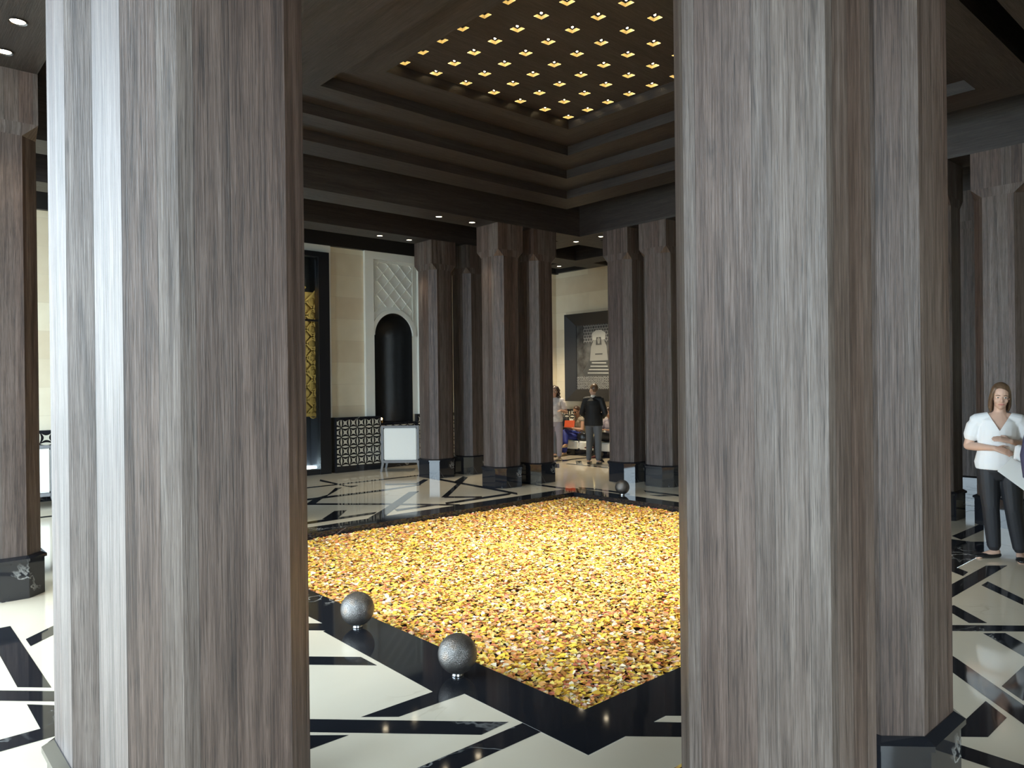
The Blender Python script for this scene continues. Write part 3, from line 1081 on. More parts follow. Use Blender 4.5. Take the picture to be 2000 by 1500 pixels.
# ------------------------------------------------------------------ armchairs with white backs
grey_wood = simple('grey_painted_wood', (.16, .16, .165), .4, noise=.2, nscale=12)
linen = simple('white_linen', (.80, .79, .74), .8, noise=.03, nscale=60, bump=.05)
def make_armchair(label, x, y, rz):
    t = thing('armchair', label, 'armchair', (x, y, 0), rz, 'low armchairs with white backs')
    def part(name, mt, *bxs, bev=.006):
        bm = bmesh.new()
        for q in bxs:
            b0 = bmesh.new()
            x0, x1, y0, y1, z0, z1 = q
            box(b0, x0, x1, y0, y1, z0, z1)
            weld(b0)
            bmesh.ops.bevel(b0, geom=b0.edges[:], offset=bev, segments=2, affect='EDGES')
            tm = bpy.data.meshes.new('t'); b0.to_mesh(tm); b0.free(); bm.from_mesh(tm); bpy.data.meshes.remove(tm)
        return obj(name, bm, mt, t)
    h = .385
    part('back_cushion', linen, (-h+.045, h-.045, .0, .07, .235, .88), bev=.02)
    part('back_frame', grey_wood, (-h, -h+.05, -.01, .08, .18, .93), (h-.05, h, -.01, .08, .18, .93), (-h+.05, h-.05, -.01, .08, .885, .93), (-h+.05, h-.05, -.01, .08, .18, .23))
    part('seat_cushion', linen, (-h+.05, h-.05, .09, .62, .26, .42), bev=.03)
    part('seat_frame', grey_wood, (-h, h, .08, .64, .18, .255))
    for s in (-1, 1):
        part('armrest', grey_wood, (s*h-.03, s*h+.03, .08, .62, .58, .63), (s*h-.025, s*h+.025, .56, .62, .25, .58))
        for yy in (.02, .60):
            bm = bmesh.new()
            for (za, zb, oa, ob) in ((0, .18, .035, 0),):
                w = .024
                xa, xb = s*(h-.03)+s*oa, s*(h-.03)+s*ob
                q0 = [(xa-w*.8, yy-w*.8, za), (xa+w*.8, yy-w*.8, za), (xa+w*.8, yy+w*.8, za), (xa-w*.8, yy+w*.8, za)]
                q1 = [(xb-w, yy-w, zb), (xb+w, yy-w, zb), (xb+w, yy+w, zb), (xb-w, yy+w, zb)]
                face(bm, q0[::-1]); face(bm, q1)
                for i in range(4):
                    face(bm, [q0[i], q0[(i+1) % 4], q1[(i+1) % 4], q1[i]])
            obj('leg', bm, grey_wood, t)
    return t
make_armchair('white backed armchair with grey frame standing before the arched niche', 2.45, 7.16, math.radians(-41.5))
make_armchair('white backed armchair in the gap at the left edge beside the sunlit column', -3.95, 7.2, math.radians(-10))

# candle lamp glowing on the niche sill
t = thing('candle_lamp', 'tiny glowing amber candle on the sill of the black niche', 'candle', (2.58, YW-.03, .951))
bm = bmesh.new()
bmesh.ops.create_cone(bm, cap_ends=True, segments=14, radius1=.03, radius2=.036, depth=.06, matrix=Matrix.Translation((0, 0, .03)))
obj('holder', bm, simple('brass_holder', (.5, .3, .1), .3, metal=1), t)
bm = bmesh.new()
bmesh.ops.create_uvsphere(bm, u_segments=10, v_segments=8, radius=.022, matrix=Matrix.Translation((0, 0, .08)) @ Matrix.Diagonal((1, 1, 1.5, 1)))
obj('flame', bm, emit('flame', (1, .6, .2), 25), t, smooth=True)

# ------------------------------------------------------------------ framed picture on the far wall
t = thing('framed_picture', 'large black framed black and white photograph on the far wall', 'picture', (XW, 0, 0))
FY1, FY0, FZ0, FZ1, FB = 7.72, 5.55, 1.287, 3.483, .345
bm = bmesh.new()
def bar3(bm, pts_out, pts_in, zo, zi):
    pass
outer = [(FY1, FZ0), (FY0, FZ0), (FY0, FZ1), (FY1, FZ1)]
inner = [(FY1-FB, FZ0+FB*.87), (FY0+FB, FZ0+FB*.87), (FY0+FB, FZ1-FB*.87), (FY1-FB, FZ1-FB*.87)]
for i in range(4):
    a, b = outer[i], outer[(i+1) % 4]
    c, d = inner[(i+1) % 4], inner[i]
    face(bm, [(-.10, *a), (-.10, *b), (-.03, *c), (-.03, *d)])
    face(bm, [(0, *a), (0, *b), (-.10, *b), (-.10, *a)])
    face(bm, [(-.03, *d), (-.03, *c), (-.01, *c), (-.01, *d)])
weld(bm)
bmesh.ops.recalc_face_normals(bm, faces=bm.faces)
obj('frame', bm, simple('black_stained_frame', (.014, .014, .016), .42), t)
# print: procedural grey picture with a tiled ground
pm_, nt, b = mat('grey_photo')
uv = N(nt, 'ShaderNodeUVMap'); sep = N(nt, 'ShaderNodeSeparateXYZ'); L(nt, uv.outputs[0], sep.inputs[0])
pu, pv = sep.outputs[0], sep.outputs[1]
nz = N(nt, 'ShaderNodeTexNoise'); nz.inputs['Scale'].default_value = 5; nz.inputs['Detail'].default_value = 6
L(nt, uv.outputs[0], nz.inputs['Vector'])
vo = N(nt, 'ShaderNodeTexVoronoi'); vo.inputs['Scale'].default_value = 26; vo.inputs['Randomness'].default_value = .25
L(nt, uv.outputs[0], vo.inputs['Vector'])
mos = ramp(nt, vo.outputs[0], [(.25, (.02, .02, .022)), (.42, (.30, .31, .31)), (.6, (.05, .05, .055))])
plain = ramp(nt, nz.outputs[0], [(.35, (.02, .02, .022)), (.65, (.10, .105, .11))])
lowm = math_n(nt, 'LESS_THAN', pv, .20)
upm = math_n(nt, 'MULTIPLY', math_n(nt, 'GREATER_THAN', pv, .72), math_n(nt, 'GREATER_THAN', pu, .16))
cc = mixc(nt, lowm, plain, mos)
br = N(nt, 'ShaderNodeTexBrick'); br.inputs['Scale'].default_value = 9
br.inputs['Color1'].default_value = (.05, .055, .06, 1); br.inputs['Color2'].default_value = (.09, .09, .10, 1); br.inputs['Mortar'].default_value = (.33, .34, .34, 1)
br.inputs['Mortar Size'].default_value = .03; br.inputs['Brick Width'].default_value = .5; br.inputs['Row Height'].default_value = .42
L(nt, uv.outputs[0], br.inputs['Vector'])
cc = mixc(nt, upm, cc, br.outputs[0])
L(nt, cc, b.inputs['Base Color']); b.inputs['Roughness'].default_value = .25
bm = bmesh.new()
iy1, iz0 = inner[0]; iy0, iz1 = inner[2]
def pic(u, v, x=-.012):
    return (x, iy1+(iy0-iy1)*u, iz0+(iz1-iz0)*v)
face(bm, [pic(0, 0), pic(1, 0), pic(1, 1), pic(0, 1)], 0, [(0, 0), (1, 0), (1, 1), (0, 1)])
def poly(pts, mi, x):
    face(bm, [pic(u, v, x) for u, v in pts], mi, pts)
cxp = .50
poly([(cxp-.30, .20), (cxp+.30, .20), (cxp+.33, .28), (cxp+.25, .40), (cxp+.17, .60), (cxp-.17, .60), (cxp-.25, .40), (cxp-.36, .28)], 1, -.0125)
for k in range(9):
    v = .22+k*.026
    w = .27-.016*k
    poly([(cxp-w, v), (cxp+w, v-.01), (cxp+w, v+.006), (cxp-w, v+.014)], 2 if k % 2 else 1, -.013)
poly([(cxp-.20, .44), (cxp+.20, .44), (cxp+.17, .66), (cxp+.10, .78), (cxp-.10, .78), (cxp-.17, .66)], 3, -.0132)
poly([(cxp-.14, .76), (cxp+.14, .76), (cxp+.15, .86), (cxp+.06, .91), (cxp-.06, .91), (cxp-.15, .86)], 2, -.0134)
poly([(cxp-.065, .68), (cxp+.065, .68), (cxp+.05, .80), (cxp-.05, .80)], 1, -.0136)
poly([(cxp-.02, .70), (cxp+.02, .70), (cxp+.035, .77), (cxp, .80), (cxp-.035, .77)], 3, -.0138)
poly([(cxp-.08, .53), (cxp+.08, .53), (cxp+.08, .55), (cxp-.08, .55)], 1, -.0138)
obj('photo_print', bm, [pm_, simple('photo_dark', (.05, .055, .06), .3), simple('photo_light', (.40, .41, .40), .3), simple('photo_mid', (.22, .225, .22), .3)], t)

# ------------------------------------------------------------------ wall bench with cushions
t = thing('cushioned_bench', 'long low white cushioned bench with black base under the framed picture', 'bench', (0, 0, 0))
BX0, BXb = 7.20, XW-.09
def soft(name, mt, x0, x1, y0, y1, z0, z1, parent, bev=.03, loc=None):
    bm = bmesh.new()
    box(bm, x0, x1, y0, y1, z0, z1)
    weld(bm)
    bmesh.ops.bevel(bm, geom=bm.edges[:], offset=bev, segments=3, affect='EDGES')
    return obj(name, bm, mt, parent, loc, smooth=False)
bm = bmesh.new()
box(bm, BX0+.04, BXb, 3.2, 7.9, 0, .15)
obj('base', bm, M['black'], t)
for k in range(4):
    y0 = 3.2+k*1.175
    soft('seat_cushion', linen, BX0, BXb, y0+.004, y0+1.171, .15, .35, t)
    soft('back_cushion', linen, BXb-.16, BXb, y0+.004, y0+1.171, .352, .84, t, .03)

SKIN1 = (.60, .38, .28)
exec_people = True
# ------------------------------------------------------------------ people
def tube(bm, pts, rad, seg=14, flat=None, axis=None):
    """lofted limb: rad is a list of radii or (ra, rb) pairs; axis is the direction of the first radius"""
    P = [Vector(p) for p in pts]
    n = len(P)
    rings = []
    prev = None
    for i in range(n):
        d = (P[min(i+1, n-1)]-P[max(i-1, 0)]).normalized()
        if axis is not None:
            a = Vector(axis)
        elif prev is not None:
            a = prev
        else:
            a = Vector((1, 0, 0)) if abs(d.x) < .8 else Vector((0, 1, 0))
        a = (a-d*a.dot(d)).normalized()
        prev = a
        b2 = d.cross(a)
        r = rad[i]
        ra, rb = r if isinstance(r, (tuple, list)) else (r, r)
        rings.append((P[i], d, a, b2, ra, rb))
    def ring(c, a, b2, ra, rb):
        return [bm.verts.new(c+a*ra*math.cos(2*PI*k/seg)+b2*rb*math.sin(2*PI*k/seg)) for k in range(seg)]
    R_ = []
    c, d, a, b2, ra, rb = rings[0]
    m0 = min(ra, rb)
    v0 = bm.verts.new(c-d*m0*.9)
    R_.append(ring(c-d*m0*.62, a, b2, ra*.72, rb*.72))
    for c, d, a, b2, ra, rb in rings:
        R_.append(ring(c, a, b2, ra, rb))
    m1 = min(ra, rb)
    R_.append(ring(c+d*m1*.62, a, b2, ra*.72, rb*.72))
    v1 = bm.verts.new(c+d*m1*.9)
    for i in range(len(R_)-1):
        for k in range(seg):
            bm.faces.new([R_[i][k], R_[i][(k+1) % seg], R_[i+1][(k+1) % seg], R_[i+1][k]])
    for k in range(seg):
        bm.faces.new([v0, R_[0][(k+1) % seg], R_[0][k]])
        bm.faces.new([v1, R_[-1][k], R_[-1][(k+1) % seg]])
def ball(bm, c, r, rot=None):
    mtx = Matrix.Translation(c)
    if rot is not None:
        mtx = mtx @ rot
    rr = r if isinstance(r, (tuple, list)) else (r, r, r)
    bmesh.ops.create_uvsphere(bm, u_segments=16, v_segments=12, radius=1, matrix=mtx @ Matrix.Diagonal((*rr, 1)))
def fuse(name, bm, mt, parent, voxel=.007, smooth=4, cut=None):
    o = obj(name, bm, mt, parent)
    def add(ob):
        r = ob.modifiers.new('r', 'REMESH'); r.mode = 'VOXEL'; r.voxel_size = voxel
        s = ob.modifiers.new('s', 'SMOOTH'); s.factor = .5; s.iterations = smooth
    # evaluate without the parent transform getting in the way
    mod_apply(o, add)
    me = o.data
    if cut is not None:
        b = bmesh.new(); b.from_mesh(me)
        bmesh.ops.delete(b, geom=[f for f in b.faces if cut(f.calc_center_median())], context='FACES')
        for it in range(6):          # even out the cut edge
            new = {}
            for v in b.verts:
                if v.is_boundary:
                    nb2 = [e.other_vert(v).co for e in v.link_edges if e.is_boundary]
                    if len(nb2) == 2:
                        new[v] = v.co*.5+(nb2[0]+nb2[1])*.25
            for v, c_ in new.items():
                v.co = c_
        b.to_mesh(me); b.free()
    if not me.materials:
        me.materials.append(mt)
    for p in me.polygons:
        p.use_smooth = True
        p.material_index = 0
    return o
def lerp(a, b, t):
    return Vector(a)*(1-t)+Vector(b)*t
def hand(bm, wrist, direction, palm_n, size=.175, curl=.5, thumb_side=1):
    """palm, four unequal bent fingers and a thumb leaving the side of the palm"""
    d = Vector(direction).normalized()
    n_ = Vector(palm_n); n_ = (n_-d*n_.dot(d)).normalized()
    s = d.cross(n_)*thumb_side
    w = Vector(wrist)
    k = size/.175
    tube(bm, [w-d*.01*k, w+d*.03*k, w+d*.07*k, w+d*.088*k], [(.024*k, .017*k), (.032*k, .016*k), (.038*k, .014*k), (.036*k, .012*k)], 12, axis=s)
    for i, (off, ln) in enumerate(((.028, .070), (.010, .080), (-.009, .074), (-.027, .058))):
        p0 = w+d*.082*k+s*off*k
        a1, a2 = curl*.6, curl*1.3
        p1 = p0+(d*math.cos(a1)+n_*math.sin(a1))*ln*.5*k
        p2 = p1+(d*math.cos(a2)+n_*math.sin(a2))*ln*.5*k
        tube(bm, [p0, p1, p2], [.0088*k, .0082*k, .0068*k], 8)
    t0 = w+d*.028*k+s*.026*k
    t1 = t0+(d*.6+s*.75+n_*.2).normalized()*.042*k
    t2 = t1+(d*.9+s*.25+n_*.35).normalized()*.034*k
    tube(bm, [t0, t1, t2], [.0125*k, .0105*k, .008*k], 8)

def figure(label, loc, rz, J, skin, hair, top, bottom, shoes, vox=.007, girth=1.0, sleeves='short', hair_style='long', neck_v=None,
           jacket=False, collar=None, hem=None, faces=True, group=None, glasses=False, lowerleg_bare=False):
    """J: joint positions in the figure's own frame; it faces -y, x to its own left"""
    t = thing('person', label, 'person', loc, rz, group)
    g = girth
    head = Vector(J['head']); up = (head-Vector(J['neck'])).normalized()
    look = Vector(J.get('look', (0, -1, 0))); look = (look-up*look.dot(up)).normalized()
    side = look.cross(up) * -1
    side = up.cross(look)*-1
    # frame: side = viewer right when the face looks at the viewer
    hm_ = Matrix((side, -look, up)).transposed().to_4x4()
    def H(x, y, z):
        return head + side*x - look*y + up*z
    body = bmesh.new()
    hip = Vector(J['hip']); chest = Vector(J['chest']); neck = Vector(J['neck'])
    sa = (Vector(J['sh_l'])-Vector(J['sh_r'])).normalized()
    waist = lerp(hip, chest, .42)
    tube(body, [hip-(chest-hip).normalized()*.07, hip, waist, chest, lerp(chest, neck, .55), neck],
         [(.13*g, .10*g), (.158*g, .115*g), (.125*g, .095*g), (.150*g, .112*g), (.140*g, .085*g), (.062, .058)], 18, axis=sa)
    tube(body, [lerp(chest, neck, .8), neck, lerp(neck, head, .55)], [.060, .052, .050], 12)
    for s in ('l', 'r'):
        sh, el, wr = Vector(J['sh_'+s]), Vector(J['el_'+s]), Vector(J['wr_'+s])
        tube(body, [lerp(sh, chest, .35), sh, lerp(sh, el, .45), el], [.060*g, .056*g, .046*g, .038*g], 12)
        tube(body, [el, lerp(el, wr, .3), lerp(el, wr, .75), wr], [.038*g, .040*g, .030, .025], 12)
        hand(body, wr, J.get('hd_'+s, wr-el), J.get('hn_'+s, (0, 0, -1)), .175, J.get('curl', .5), -1 if s == 'l' else 1)
        tube(body, [lerp(chest, neck, .80), lerp(lerp(chest, neck, .80), sh, .55)+Vector((0, 0, .004)), sh], [.052, .050*g, .050*g], 12)
        hp, kn, an, to = (Vector(J[q+s]) for q in ('hp_', 'kn_', 'an_', 'to_'))
        tube(body, [hp, lerp(hp, kn, .35), kn], [.082*g, .078*g, .054*g], 14)
        tube(body, [kn, lerp(kn, an, .3), lerp(kn, an, .75), an], [.052*g, .054*g, .038, .034], 12)
        fd = (to-an); fd.z = 0; fd.normalize()
        tube(body, [an+Vector((0, 0, -.03))-fd*.03, an+fd*.06+Vector((0, 0, -.045)), to-fd*.02], [.034, (.036, .026), (.034, .018)], 10)
    # head: skull, jaw, nose, ears, brow
    ball(body, H(0, .012, .025), (.074, .094, .100), hm_)
    ball(body, H(0, -.022, -.045), (.056, .066, .072), hm_)
    ball(body, H(0, -.052, -.092), (.026, .026, .022), hm_)
    tube(body, [H(0, -.082, .005), H(0, -.101, -.024), H(0, -.096, -.034)], [.008, .013, .010], 8)
    for s in (-1, 1):
        ball(body, H(s*.076, .012, -.012), (.010, .020, .032), hm_)
        ball(body, H(s*.012, -.088, -.034), (.009, .010, .008), hm_)
        ball(body, H(s*.034, -.058, -.030), (.024, .022, .026), hm_)
    ball(body, H(0, -.078, -.064), (.020, .014, .010), hm_)
    fuse('body', body, skin, t, vox, 3)
    if faces:
        for s in (-1, 1):
            bm = bmesh.new()
            ball(bm, H(s*.031, -.0745, .004), (.0135, .010, .0062), hm_)
            e = obj('eye', bm, M['eye_white'], t, smooth=True)
            bm = bmesh.new()
            ball(bm, H(s*.031, -.0815, .004), (.0062, .005, .0062), hm_)
            obj('iris', bm, M['iris'], e, smooth=True)
            bm = bmesh.new()
            tube(bm, [H(s*.015, -.0855, .0255), H(s*.032, -.083, .0285), H(s*.050, -.072, .022)], [.0028, .0032, .0022], 6)
            obj('eyebrow', bm, hair, t, smooth=True)
        bm = bmesh.new()
        tube(bm, [H(-.024, -.082, -.062), H(0, -.0915, -.061), H(.024, -.082, -.062)], [(.004, .004), (.008, .006), (.004, .004)], 8, axis=up)
        obj('lips', bm, M['lips'], t, smooth=True)
    # hair
    hb = bmesh.new()
    ball(hb, H(0, .022, .036), (.083, .100, .102), hm_)
    if hair_style == 'long':
        for s in (-1, 1):
            b_ = .034 if s < 0 else 0.0      # tucked behind one ear
            tube(hb, [H(s*.052, -.020+b_, .092), H(s*.072, -.008+b_, .045), H(s*.080, .006+b_, -.03), H(s*.080, .012+b_, -.10), H(s*.074, .02+b_, -.150)],
                 [(.018, .035), (.016, .042), (.018, .046), (.020, .044), (.012, .035)], 10, axis=side)
        tube(hb, [H(0, .09, .04), H(0, .10, -.04), H(0, .095, -.15)], [(.07, .04), (.085, .04), (.075, .03)], 12, axis=side)
    elif hair_style == 'curly':
        for k in range(46):
            a = 2*PI*k*.618
            zz_ = .10-.36*(k/46)
            rr = .085+.035*(k/46)
            if -math.cos(a) > .45 and zz_ < .06:
                a += PI
            ball(hb, H(rr*math.sin(a), .02+rr*math.cos(a)*1.0, zz_), .034+.006*(k % 3))
    def hcut(p):
        q = p-head
        x, y, z = q.dot(side), -q.dot(look), q.dot(up)
        return (y < -.035 and z < .090-8.0*(x-.012)**2 and abs(x) < .058) or (hair_style == 'short' and (z < -.055 or (y < -.02 and z < .045) or (abs(x) > .05 and y < .045 and z < .012)))
    fuse('hair', hb, hair, t, max(vox, .006), 2, hcut)
    # clothes
    cb = bmesh.new()
    off = .016
    hemz = hem if hem is not None else 0.0
    low = lerp(hip, chest, -.12 if not jacket else -.42)
    tube(cb, [low, lerp(hip, chest, .05), waist, chest, lerp(chest, neck, .55), lerp(chest, neck, .86)],
         [((.170 if not jacket else .185)*g+off, .128*g+off), (.178*g+off, .132*g+off), (.150*g+off, .118*g+off), (.152*g+off, .117*g+off), (.145*g+off, .090*g+off), (.085+off*.3, .070)], 20, axis=sa)
    for s in ('l', 'r'):
        sh, el, wr = Vector(J['sh_'+s]), Vector(J['el_'+s]), Vector(J['wr_'+s])
        tube(cb, [lerp(chest, neck, .72), lerp(lerp(chest, neck, .72), sh, .55)+Vector((0, 0, .004)), sh], [.066*g, .064*g, .066*g], 14)
        if sleeves == 'short':
            e = lerp(sh, el, .58)
            tube(cb, [lerp(sh, chest, .4), lerp(sh, chest, .08), lerp(sh, e, .35), e], [.070*g, .069*g, .070*g, .066*g], 14)
        elif sleeves == 'none':
            tube(cb, [lerp(sh, chest, .4), sh], [.070*g, .066*g], 14)
        else:
            w2 = lerp(el, wr, .93)
            tube(cb, [lerp(sh, chest, .4), sh, lerp(sh, el, .5), el], [.070*g, .068*g, .060*g, .055*g], 14)
            tube(cb, [el, lerp(el, wr, .5), w2], [.058*g, .050*g, .042*g], 12)
    def vsnap(me):
        b = bmesh.new(); b.from_mesh(me)
        for v in b.verts:
            if v.is_boundary and v.co.y < neck.y and v.co.z > neck_v[0]-.02:
                xo = neck.x+(neck_v[2] if len(neck_v) > 2 else 0)
                d_ = v.co.x-xo
                if abs(abs(d_)-max(0, v.co.z-neck_v[0])*neck_v[1]) > .011:
                    continue
                v.co.x = xo+math.copysign(max(0, v.co.z-neck_v[0])*neck_v[1]*1.02, d_)
        b.to_mesh(me); b.free()
    hem_z = (low.z-.01) if hip.z > .7 else -1
    def tcut(p):
        q = p
        if p.z < hem_z and abs(p.x) < .30:
            return True
        if neck_v and (q.y < neck.y-.0) and q.z > neck_v[0]:
            return abs(q.x-neck.x-(neck_v[2] if len(neck_v) > 2 else 0)) < (q.z-neck_v[0])*neck_v[1]
        return False
    so = fuse('jacket' if jacket else 'shirt', cb, top, t, vox, 5, tcut)
    if neck_v:
        vsnap(so.data)
    lb = bmesh.new()
    tube(lb, [lerp(hip, chest, .14), hip, hip-(chest-hip).normalized()*.075], [(.150*g, .118*g), (.172*g, .128*g), (.150*g, .115*g)], 18, axis=sa)
    for s in ('l', 'r'):
        hp, kn, an = (Vector(J[q+s]) for q in ('hp_', 'kn_', 'an_'))
        tube(lb, [hp, lerp(hp, kn, .35), kn], [.096*g, .092*g, .070*g], 16)
        e = lerp(kn, an, .93 if not lowerleg_bare else .55)
        tube(lb, [kn, lerp(kn, an, .35), e], [.070*g, .068*g, .056*g], 14)
    fuse('trousers', lb, bottom, t, vox, 3)
    for s in ('l', 'r'):
        an, to = Vector(J['an_'+s]), Vector(J['to_'+s])
        fd = (to-an); fd.z = 0; fd.normalize()
        z0 = to.z
        sb = bmesh.new()
        b0 = Vector((an.x, an.y, z0))-fd*.045
        tube(sb, [b0+Vector((0, 0, .012)), b0+fd*.10+Vector((0, 0, .010)), b0+fd*.19+Vector((0, 0, .012)), b0+fd*.245+Vector((0, 0, .010))],
             [(.034, .026), (.040, .030), (.046, .024), (.026, .014)], 12, axis=Vector((0, 0, 1)).cross(fd))
        fuse('shoe', sb, shoes, t, .006, 2, (lambda p, z=z0: p.z > z+.040))
    if collar:
        bm = bmesh.new()
        tube(bm, [lerp(chest, neck, .86), lerp(neck, head, .14)], [.066, .060], 14)
        fuse('shirt_collar', bm, collar, t, .007, 2)
    if glasses:
        bm = bmesh.new()
        for s in (-1, 1):
            ball(bm, H(s*.033, -.088, .004), (.027, .008, .019), hm_)
            tube(bm, [H(s*.058, -.078, .008), H(s*.078, .0, .004)], [.004, .003], 6)
        tube(bm, [H(-.012, -.094, .008), H(.012, -.094, .008)], [.004, .004], 6)
        obj('sunglasses', bm, M['black_metal'], t, smooth=True)
    return t
M['eye_white'] = simple('eye_white', (.75, .72, .68), .3)
M['iris'] = simple('iris', (.05, .045, .04), .2)
M['lips'] = simple('lips', (.50, .20, .17), .4)
skin = simple('skin', (.62, .40, .30), .45, noise=.06, nscale=25)
skin_t = simple('tanned_skin', (.46, .26, .17), .45, noise=.06, nscale=25)
brown_hair = simple('brown_hair', (.14, .085, .05), .4, noise=.4, nscale=90)
dark_hair = simple('dark_brown_hair', (.055, .028, .018), .4, noise=.4, nscale=90)
white_cotton = simple('white_cotton', (.86, .86, .86), .75, bump=.05, nscale=60)
black_cloth = simple('black_trouser_cloth', (.014, .015, .019), .6)
blazer = simple('black_blazer_cloth', (.010, .010, .011), .65)
grey_cloth = simple('grey_trouser_cloth', (.13, .145, .17), .7)
blue_cloth = simple('cobalt_blue_cloth', (.018, .03, .22), .6)
black_leather = simple('black_leather', (.012, .012, .013), .3)
beige_leather = simple('beige_leather', (.45, .32, .18), .5)
paper = simple('white_paper', (.90, .90, .88), .6)
print_cloth = simple('pale_print_cloth', (.66, .60, .56), .75, noise=.5, nscale=16)
stripe_cloth = simple('muted_multicolour_cloth', (.30, .26, .20), .8, noise=.7, nscale=14)
mauve_cloth = simple('pale_mauve_cloth', (.36, .31, .33), .8, noise=.1, nscale=20)

def standing(h=1.68, **kw):
    k = h/1.68
    J = dict(head=(0, -.02, 1.575), neck=(0, .0, 1.42), chest=(0, .0, 1.25), hip=(0, 0, .93),
             sh_l=(.175, 0, 1.365), sh_r=(-.175, 0, 1.365), el_l=(.235, .02, 1.08), el_r=(-.235, .02, 1.08),
             wr_l=(.22, -.06, .84), wr_r=(-.22, -.06, .84), hp_l=(.085, 0, .88), hp_r=(-.085, 0, .88),
             kn_l=(.095, -.01, .48), kn_r=(-.095, -.01, .48), an_l=(.10, .02, .085), an_r=(-.10, .02, .085),
             to_l=(.12, -.17, .013), to_r=(-.12, -.17, .013))
    J.update(kw)
    return {a: (tuple(x*k for x in v) if isinstance(v, tuple) and a[:2] not in ('hd', 'hn', 'lo') else v) for a, v in J.items()}

# woman in the white blouse, right edge
wr = figure('woman in a white blouse and black trousers standing with papers at the right edge', (2.56, -3.24, 0), math.radians(-74.8),
    standing(1.685, head=(.02, -.03, 1.575), neck=(.01, .0, 1.415), look=(.12, -1, -.03), sh_l=(.178, 0, 1.335), sh_r=(-.182, 0, 1.335),
         el_l=(.265, .03, 1.10), wr_l=(.10, -.215, 1.155), hd_l=(-.95, -.12, .26), hn_l=(-.1, .6, -.7),
         el_r=(-.255, .01, 1.085), wr_r=(-.03, -.20, 1.085), hd_r=(.92, -.10, -.28), hn_r=(.1, .7, -.6), curl=.45,
         hip=(.0, 0, .92), hp_l=(.09, 0, .87), hp_r=(-.085, 0, .87), kn_l=(.115, -.02, .48), kn_r=(-.07, -.02, .50),
         an_l=(.165, .02, .085), an_r=(-.045, .02, .085), to_l=(.17, -.17, .013), to_r=(-.20, -.11, .013)),
    skin, brown_hair, white_cotton, black_cloth, black_leather, .006, 1.06, 'short', 'long', neck_v=(1.25, .56))
wmat = wr.matrix_basis
WR = Matrix.Translation(wr.location) @ Matrix.Rotation(math.radians(-74.8), 4, 'Z')
def place(o, pos, rot):
    o.matrix_world = WR @ Matrix.Translation(pos) @ rot
# papers in her hand
bm = bmesh.new()
for i, (dx_, dz, a) in enumerate(((0, 0, 0), (.012, -.008, .05), (-.006, .012, -.04))):
    c, s = math.cos(a), math.sin(a)
    q = [(-.085, -.15), (.085, -.15), (.085, .15), (-.085, .15)]
    nx = 6
    for k in range(nx):
        z0 = -.15+.30*k/nx; z1 = -.15+.30*(k+1)/nx
        def pt(x, z):
            return (x*c-z*s+dx_, -.006*i-.02*((z+.15)/.3)**2, x*s+z*c+dz)
        face(bm, [pt(-.085, z0), pt(.085, z0), pt(.085, z1), pt(-.085, z1)])
po_ = obj('papers', bm, paper)
sol = po_.modifiers.new('s', 'SOLIDIFY'); sol.thickness = .003
tag(po_, 'white folded papers held by the woman in the white blouse', 'papers')
place(po_, (.165, -.245, .85), Matrix.Rotation(math.radians(-52), 4, 'Y') @ Matrix.Rotation(math.radians(8), 4, 'X'))
# white cloth bag hanging from her forearm
bm = bmesh.new()
tube(bm, [(0, 0, .05), (.015, -.005, .02), (.03, 0, -.05), (.05, .0, -.11)], [(.035, .03), (.055, .035), (.075, .035), (.055, .022)], 16, axis=(1, 0, 0))
cb_ = fuse('cloth_bag', bm, white_cotton, None, .008, 4)
tag(cb_, 'white cloth bag hanging from the forearm of the woman in white', 'bag')
place(cb_, (.155, -.225, 1.055), Matrix.Identity(4))

# man in a black blazer before the picture, seen from behind
a_man = math.radians(180-62)
figure('man in a black blazer and grey trousers standing with his back turned', (6.14, 5.26, 0), a_man,
    standing(1.70, look=(.85, -.6, 0), el_l=(.255, .0, 1.09), wr_l=(.17, -.18, .95), el_r=(-.255, .0, 1.09), wr_r=(-.15, -.20, .98), hip=(0, 0, .95),
         an_l=(.11, .02, .085), an_r=(-.10, .02, .085)),
    skin, brown_hair, blazer, grey_cloth, black_leather, .008, 1.04, 'long', 'short', jacket=True, collar=white_cotton, faces=True)
# woman with curly hair, standing beside the dark column
figure('standing woman with long curly hair in a pale printed top beside the dark column', (6.15, 6.455, 0), math.radians(-45),
    standing(1.66, el_l=(.27, -.02, 1.09), wr_l=(.17, -.22, 1.14), hd_l=(-.5, -.7, .1), el_r=(-.25, .02, 1.09), wr_r=(-.12, -.22, 1.05), kn_l=(.11, -.03, .48), an_l=(.10, .0, .085)),
    skin_t, dark_hair, print_cloth, mauve_cloth, beige_leather, .008, 1.0, 'short', 'curly')
figure('person mostly hidden behind the curly haired woman, only the head showing', (6.56, 7.02, 0), math.radians(-50),
    standing(1.78), skin_t, dark_hair, stripe_cloth, grey_cloth, black_leather, .009, 1.08, 'short', 'short')

